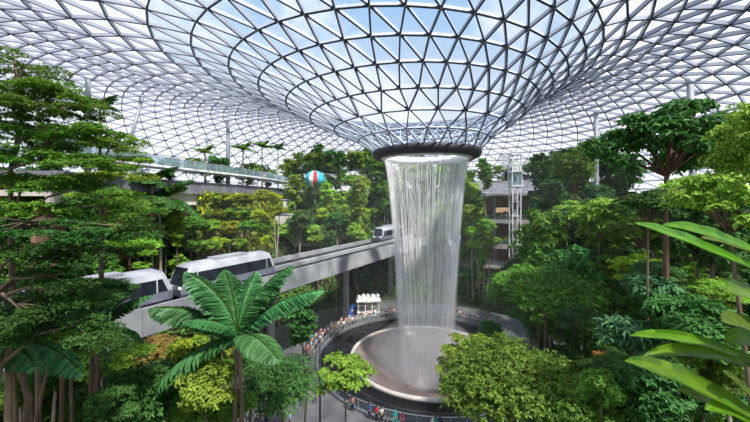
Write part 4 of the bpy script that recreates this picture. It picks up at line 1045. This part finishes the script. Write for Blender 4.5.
# ------------------------------------------------------------------ people
def skin_mesh(verts, edges, radii, name, sub=1, root=0):
    me = bpy.data.meshes.new(name); me.from_pydata(verts, edges, []); o = bpy.data.objects.new(name, me); C.objects.link(o)
    md = o.modifiers.new('s', 'SKIN'); me.skin_vertices  # created by the modifier
    for i, r in enumerate(radii):
        r = r if hasattr(r, '__len__') else (r, r); me.skin_vertices[0].data[i].radius = r
    me.skin_vertices[0].data[root].use_root = True
    o.modifiers.new('d', 'SUBSURF').levels = sub
    dg = bpy.context.evaluated_depsgraph_get(); dg.update()
    r = bpy.data.meshes.new_from_object(o.evaluated_get(dg)); r.name = name
    bpy.data.objects.remove(o); bpy.data.meshes.remove(me)
    r.polygons.foreach_set('use_smooth', [True]*len(r.polygons))
    return r
def person_proto(pose):
    z = {'stand': 0, 'walk': 1, 'photo': 2}[pose]
    la = [(.0, .0), (.0, .0)] if z != 1 else [(.14, .24), (-.12, -.26)]
    v = [(0, 0, .94), (0, 0, 1.16), (0, .01, 1.36), (0, 0, 1.48), (0, -.01, 1.58), (0, -.015, 1.69)]
    e = [(0, 1), (1, 2), (2, 3), (3, 4), (4, 5)]; r = [(.15, .11), (.13, .095), (.16, .1), (.055, .055), (.085, .095), (.07, .08)]
    tors = (list(v[:4]), [(0, 1), (1, 2), (2, 3)], [(.175, .135), (.155, .12), (.18, .125), (.07, .07)])
    tv = [(0, 0, .98)]; te = []; trd = [(.17, .13)]
    sv, se, srd = [list(q) for q in tors]
    nose = len(v); v.append((0, -.1, 1.625)); e.append((4, nose)); r.append((.018, .018))
    for k, sd in enumerate((-1, 1)):
        ky, ay = la[k]
        b = len(v); v += [(.09*sd, 0, .86), (.1*sd, -.02-ky*.9, .49), (.105*sd, .02-ay, .09), (.11*sd, -.13-ay, .035)]
        e += [(0, b), (b, b+1), (b+1, b+2), (b+2, b+3)]; r += [(.09, .1), (.06, .065), (.042, .045), (.045, .03)]
        q = len(tv); tv += [(.09*sd, 0, .86), (.1*sd, -.02-ky*.9, .49), (.105*sd, .02-ay, .12)]; te += [(0, q), (q, q+1), (q+1, q+2)]; trd += [(.115, .125), (.085, .09), (.075, .08)]
        if z == 2 and sd == 1: el, wr = (.25, -.16, 1.2), (.14, -.38, 1.42)
        elif z == 1: el, wr = (.235*sd, .05*sd, 1.13), (.24*sd, -.12+.1*sd, .9)
        else: el, wr = (.235*sd, .04, 1.13), (.225*sd, -.06, .88)
        b = len(v); v += [(.17*sd, 0, 1.4), el, wr]; e += [(2, b), (b, b+1), (b+1, b+2)]; r += [(.055, .055), (.042, .042), (.028, .028)]
        q = len(sv); sv += [(.17*sd, 0, 1.4), tuple((Vector(el)*.95+Vector((.17*sd, 0, 1.4))*.05))]; se += [(2, q), (q, q+1)]; srd += [(.075, .075), (.058, .058)]
        dr = (Vector(wr)-Vector(el)).normalized(); si = Vector((0, -1, 0)) if abs(dr.y) < .7 else Vector((0, 0, 1))
        pm = Vector(wr)+dr*.07; pi = len(v); v.append(tuple(pm)); e.append((b+2, pi)); r.append((.036, .022))
        for j, (off, ln) in enumerate(((-.03, .07), (-.01, .085), (.012, .08), (.03, .06), (.05, .045))):
            st = pm+si*off*.9+dr*(.02 if j < 4 else -.03); en = st+dr*ln+si*(0 if j < 4 else .03); i0 = len(v)
            v += [tuple(st), tuple(en)]; e += [(pi, i0), (i0, i0+1)]; r += [(.010, .010), (.008, .008)]
    body = skin_mesh(v, e, r, 'body'); body.materials.append(M['skin'])
    shirt = skin_mesh(sv, se, srd, 'shirt'); shirt.materials.append(M['c_white'])
    trou = skin_mesh(tv, te, trd, 'trousers'); trou.materials.append(M['c_navy'])
    b = MB(); b.ball((0, .02, 1.68), .118, .92, 1, .95, 12); b.ball((0, .05, 1.58), .09, 1, .8, 1.2, 10); hair = b.mesh('hair', M['hair'], True)
    b = MB()
    for sd in (-1, 1): b.add([(.06*sd, -.17, 0), (.15*sd, -.17, 0), (.15*sd, .07, 0), (.06*sd, .07, 0), (.07*sd, -.15, .07), (.14*sd, -.15, .06), (.14*sd, .05, .09), (.07*sd, .05, .09)],
                             [(0,3,2,1),(4,5,6,7),(0,1,5,4),(1,2,6,5),(2,3,7,6),(3,0,4,7)])
    return body, shirt, trou, hair
PP = {k: person_proto(k) for k in ('stand', 'walk', 'photo')}
b = MB(); b.ball((0, .2, 1.22), .2, .8, .55, 1.15, 10); PACK = b.mesh('backpack', M['c_yellow'], True)
def person(x, y, z, rz, top, low='c_navy', pose='stand', label=None, bankk=None, pack=None, h=1.0, hat=None):
    o = empty('person', (x, y, z), rz); o.scale = (h, h, h); tag(o, label, 'person')
    if bankk: reg(o, *bankk)
    bm, sh, tr, ha = PP[pose]
    link('body', bm, o); link('shirt', sh, o, None, M[top]); link('trousers', tr, o, None, M[low]); link('hair', ha, o, None, M[hat] if hat else M['hair'])
    if pack: link('backpack', PACK, o, None, M[pack])
    return o
def at0(px, py, z=0.):
    Y = (CZ-z)*F/(py-HY); return (px-375)/F*Y, Y
def face_pool(x, y): return math.atan2(AY-y, AX-x)+PI/2
# named people at the near rail; (px, feet row)
for px, top, low, pose, pk, lab in ((348, 'c_black', 'c_grey', 'stand', None, 'person in black top at the near rail beside the bright maple'),
        (352.5, 'c_pink', 'c_navy', 'stand', None, 'person in pink top at the near rail beside the bright maple'),
        (369.5, 'c_blue', 'c_navy', 'photo', None, 'person in blue shirt left of the red shirted person'), (376.5, 'c_red', 'c_black', 'stand', None, 'person in bright red shirt at the near pool rail'),
        (381.5, 'c_white', 'c_black', 'stand', None, 'person in white shirt right of the red shirted person'), (395, 'c_teal', 'c_teal', 'stand', None, 'person in teal dress and headscarf at the near pool rail'),
        (402.5, 'c_maroon', 'c_maroon', 'photo', None, 'person in maroon clothes right of the teal dressed person'), (433, 'c_white', 'c_beige', 'photo', None, 'person in white cap and shirt at the near pool rail'),
        (436, 'c_teal', 'c_navy', 'stand', None, 'person in turquoise shirt at the right of the near rail'), (440, 'c_navy', 'c_navy', 'stand', 'c_black', 'person in navy with backpack rightmost at the near rail')):
    r = 17.2 if px != 433 else 17.7; dirx = (px-375)/F
    # solve for the near intersection of this ray with the circle of radius r
    a_ = dirx*dirx+1; b_ = -2*(dirx*AX+AY); c_ = AX*AX+AY*AY-r*r; Y = (-b_-math.sqrt(b_*b_-4*a_*c_))/(2*a_); x = dirx*Y
    person(x, Y, 0, face_pool(x, Y), top, low, pose, lab, pack=pk, hat={'c_teal': 'c_teal' if px == 395 else None, 'c_white': 'c_white' if px == 433 else None}.get(top), h=1.02)
person(*at0(386, 436), 0, 2.6, 'c_black', 'c_denim', 'walk', 'person in black shirt walking just behind the near rail')
for px, py, top, low, pose, pk, lab in ((261, 412, 'c_pink', 'c_grey', 'stand', None, 'person in pink shirt left of the yellow backpack'), (269, 413, 'c_yellow', 'c_red', 'walk', 'c_yellow', 'person carrying a bright yellow backpack on the walkway'),
        (256, 426, 'c_white', 'c_black', 'walk', None, 'person in white shirt near the foot of the two headed lamp'), (251, 421, 'c_black', 'c_denim', 'stand', None, 'person in black shirt near the foot of the two headed lamp'),
        (246, 386, 'c_blue', 'c_navy', 'stand', None, 'person in blue on the walkway behind the palm trunk'), (239, 372, 'c_pink', 'c_white', 'stand', None, 'person in pink on the walkway left of the viaduct column'),
        (300, 368, 'c_sky', 'c_denim', 'stand', None, 'person in pale blue shirt under the dark slender tree'), (310, 393, 'c_teal', 'c_beige', 'walk', None, 'person in teal shirt left of the tall lamp post'),
        (322.5, 394, 'c_black', 'c_black', 'stand', None, 'person in black right of the tall lamp post'), (281, 359, 'c_white', 'c_grey', 'stand', None, 'person in white right of the viaduct column'),
        (316, 404, 'c_navy', 'c_grey', 'walk', 'c_blue', 'person with blue backpack near the tall lamp post'), (266, 424, 'c_red', 'c_black', 'stand', None, 'person in red below the yellow backpack'),
        (290, 428, 'c_sky', 'c_denim', 'walk', None, 'person in pale blue at the bottom under the fine leaved tree')):
    person(*at0(px, py), 0, R.uniform(0, 6.28), top, low, pose, lab, pack=pk)
TOPS = ['c_white', 'c_white', 'c_black', 'c_pink', 'c_grey', 'c_red', 'c_sky', 'c_beige', 'c_navy', 'c_teal', 'c_white', 'c_orange']
CN = dict(c_white='white', c_black='black', c_pink='pink', c_grey='grey', c_red='red', c_sky='pale blue', c_beige='beige', c_navy='navy', c_teal='teal', c_orange='orange')
def crowd(n, fn, key, desc, z=0):
    for i in range(n):
        x, y, rz = fn(i); tp = TOPS[(i*5+len(key)) % 12]
        person(x, y, z, rz, tp, R.choice(['c_navy', 'c_black', 'c_grey', 'c_beige']), R.choice(['stand', 'stand', 'walk', 'photo']), None, (key, 'people '+desc.replace('the ', '')), h=R.uniform(.92, 1.05))
def ring(t0, t1, n, r0=17.2, r1=19):
    def f(i):
        t = math.radians(t0+(t1-t0)*(i+R.random()*.7)/n); r = R.uniform(r0, r1); x = AX+r*math.cos(t); y = AY+r*math.sin(t); return x, y, face_pool(x, y)+R.uniform(-.5, .5)
    return f
crowd(30, ring(182, 132, 30, 17.2, 19), 'pleft', 'lining the left rail of the pool')
crowd(24, ring(132, 98, 24, 17.2, 18.8), 'pkiosk', 'at the far rail before the kiosk')
crowd(12, ring(80, 40, 12), 'pfar', 'at the far rail right of the water')
crowd(14, ring(132, 110, 14, 21, 25), 'pkiosk2', 'standing around the white kiosk')
def on_terrace(x0, x1, d=1.6):
    def f(i):
        x = R.uniform(x0, x1); y = float(np.interp(x, [p[0] for p in RW], [p[1] for p in RW]))+R.uniform(.6, d); return x, y, R.uniform(-1, 1)
    return f
crowd(9, on_terrace(27, 46), 'pt2', 'on second terrace right of water', 11.9)
crowd(14, on_terrace(27, 50), 'pt3', 'on third terrace right of water', 18.6)
crowd(6, on_terrace(27, 36), 'pt1', 'on lowest terrace right of water', 5.9)
crowd(7, lambda i: (R.uniform(27, 33), R.uniform(84, 90), R.uniform(-1, 1)), 'pt0', 'before the red brown wall')
crowd(8, lambda i: (lambda y: (float(np.interp(y, [p[1] for p in LW], [p[0] for p in LW]))-R.uniform(.8, 2), y, R.uniform(1, 2)))(R.uniform(66, 88)), 'pul', 'on upper left walkway', 28.9)

# labels for the banks, left to right
def ordn(i, n): return ('leftmost' if i == 0 else 'rightmost' if i == n-1 else NTH[i]+' from left')
def shirt_of(o):
    for c in o.children:
        if c.name.startswith('shirt'): return CN.get(c.material_slots[0].material.name.split('.')[0], '')
NTH += ['twenty first', 'twenty second', 'twenty third', 'twenty fourth', 'twenty fifth']
def nm_ord(i, n): return 'only' if n == 1 else ordn(i, n)
for key, items in BANK.items():
    sub = {}
    for o, desc in items:
        o['group'] = desc
        sub.setdefault(shirt_of(o) if o.name.startswith('person') else None, []).append((o, desc))
    for c, it in sub.items():
        it.sort(key=lambda t: PX(t[0].location.x, t[0].location.y))
        for i, (o, desc) in enumerate(it):
            if c: o['label'] = nm_ord(i, len(it))+' '+c+' shirted person '+desc[7:] if len(it) == 1 else ordn(i, len(it))+' of the '+c+' shirted people '+desc[7:]
            else: o['label'] = ordn(i, len(it))+' of the '+desc

# ------------------------------------------------------------------ light, sky, camera
def world():
    w = bpy.data.worlds.new('sky'); bpy.context.scene.world = w; w.use_nodes = True; nt = w.node_tree
    for n in list(nt.nodes): nt.nodes.remove(n)
    out = nt.nodes.new('ShaderNodeOutputWorld'); bg = nt.nodes.new('ShaderNodeBackground')
    tc = nt.nodes.new('ShaderNodeTexCoord'); mp = nt.nodes.new('ShaderNodeMapping'); mp.inputs['Scale'].default_value = (1, 1, 1.6)
    n1 = nt.nodes.new('ShaderNodeTexNoise'); n1.inputs['Scale'].default_value = 3.2; n1.inputs['Detail'].default_value = 7; n1.inputs['Roughness'].default_value = .58
    nt.links.new(tc.outputs['Generated'], mp.inputs[0]); nt.links.new(mp.outputs[0], n1.inputs['Vector'])
    r = nt.nodes.new('ShaderNodeValToRGB'); r.color_ramp.elements[0].position = .47; r.color_ramp.elements[1].position = .66
    nt.links.new(n1.outputs[0], r.inputs[0])
    sx = nt.nodes.new('ShaderNodeSeparateXYZ'); nt.links.new(tc.outputs['Generated'], sx.inputs[0])
    g_ = nt.nodes.new('ShaderNodeValToRGB'); e = g_.color_ramp.elements
    e[0].position = 0; e[0].color = (.92, .93, .97, 1); e[1].position = .9; e[1].color = (.16, .40, .82, 1)
    q = e.new(.22); q.color = (.85, .90, .98, 1); q = e.new(.5); q.color = (.42, .66, .98, 1)
    nt.links.new(sx.outputs[2], g_.inputs[0])
    mx = nt.nodes.new('ShaderNodeMixRGB'); mx.inputs[2].default_value = (1.12, 1.14, 1.18, 1)
    nt.links.new(r.outputs[0], mx.inputs[0]); nt.links.new(g_.outputs[0], mx.inputs[1]); nt.links.new(mx.outputs[0], bg.inputs[0])
    bg.inputs[1].default_value = SKY
    nt.links.new(bg.outputs[0], out.inputs[0])
SKY = .72
world()
ld = bpy.data.lights.new('sun', 'SUN'); ld.energy = 8.5; ld.angle = math.radians(4); ld.color = (1, .95, .86)
lo = bpy.data.objects.new('sun', ld); C.objects.link(lo); lo.rotation_euler = (math.radians(22), math.radians(20), 0)
cam = bpy.data.cameras.new('camera'); cam.sensor_width = 36; cam.lens = 36*F/750; cam.shift_y = (HY-211)/750; cam.clip_end = 500; cam.clip_start = .05
co = bpy.data.objects.new('camera', cam); C.objects.link(co); co.location = (0, 0, CZ); co.rotation_euler = (PI/2, 0, 0)
sc = bpy.context.scene; sc.camera = co
sc.view_settings.view_transform = 'Standard'; sc.view_settings.look = 'None'; sc.view_settings.gamma = 1; sc.view_settings.exposure = 0.45; sc.view_settings.use_curve_mapping = False
cy = sc.cycles; cy.max_bounces = 6; cy.diffuse_bounces = 3; cy.glossy_bounces = 2; cy.transmission_bounces = 4; cy.transparent_max_bounces = 24; cy.volume_bounces = 6
cy.use_denoising = True
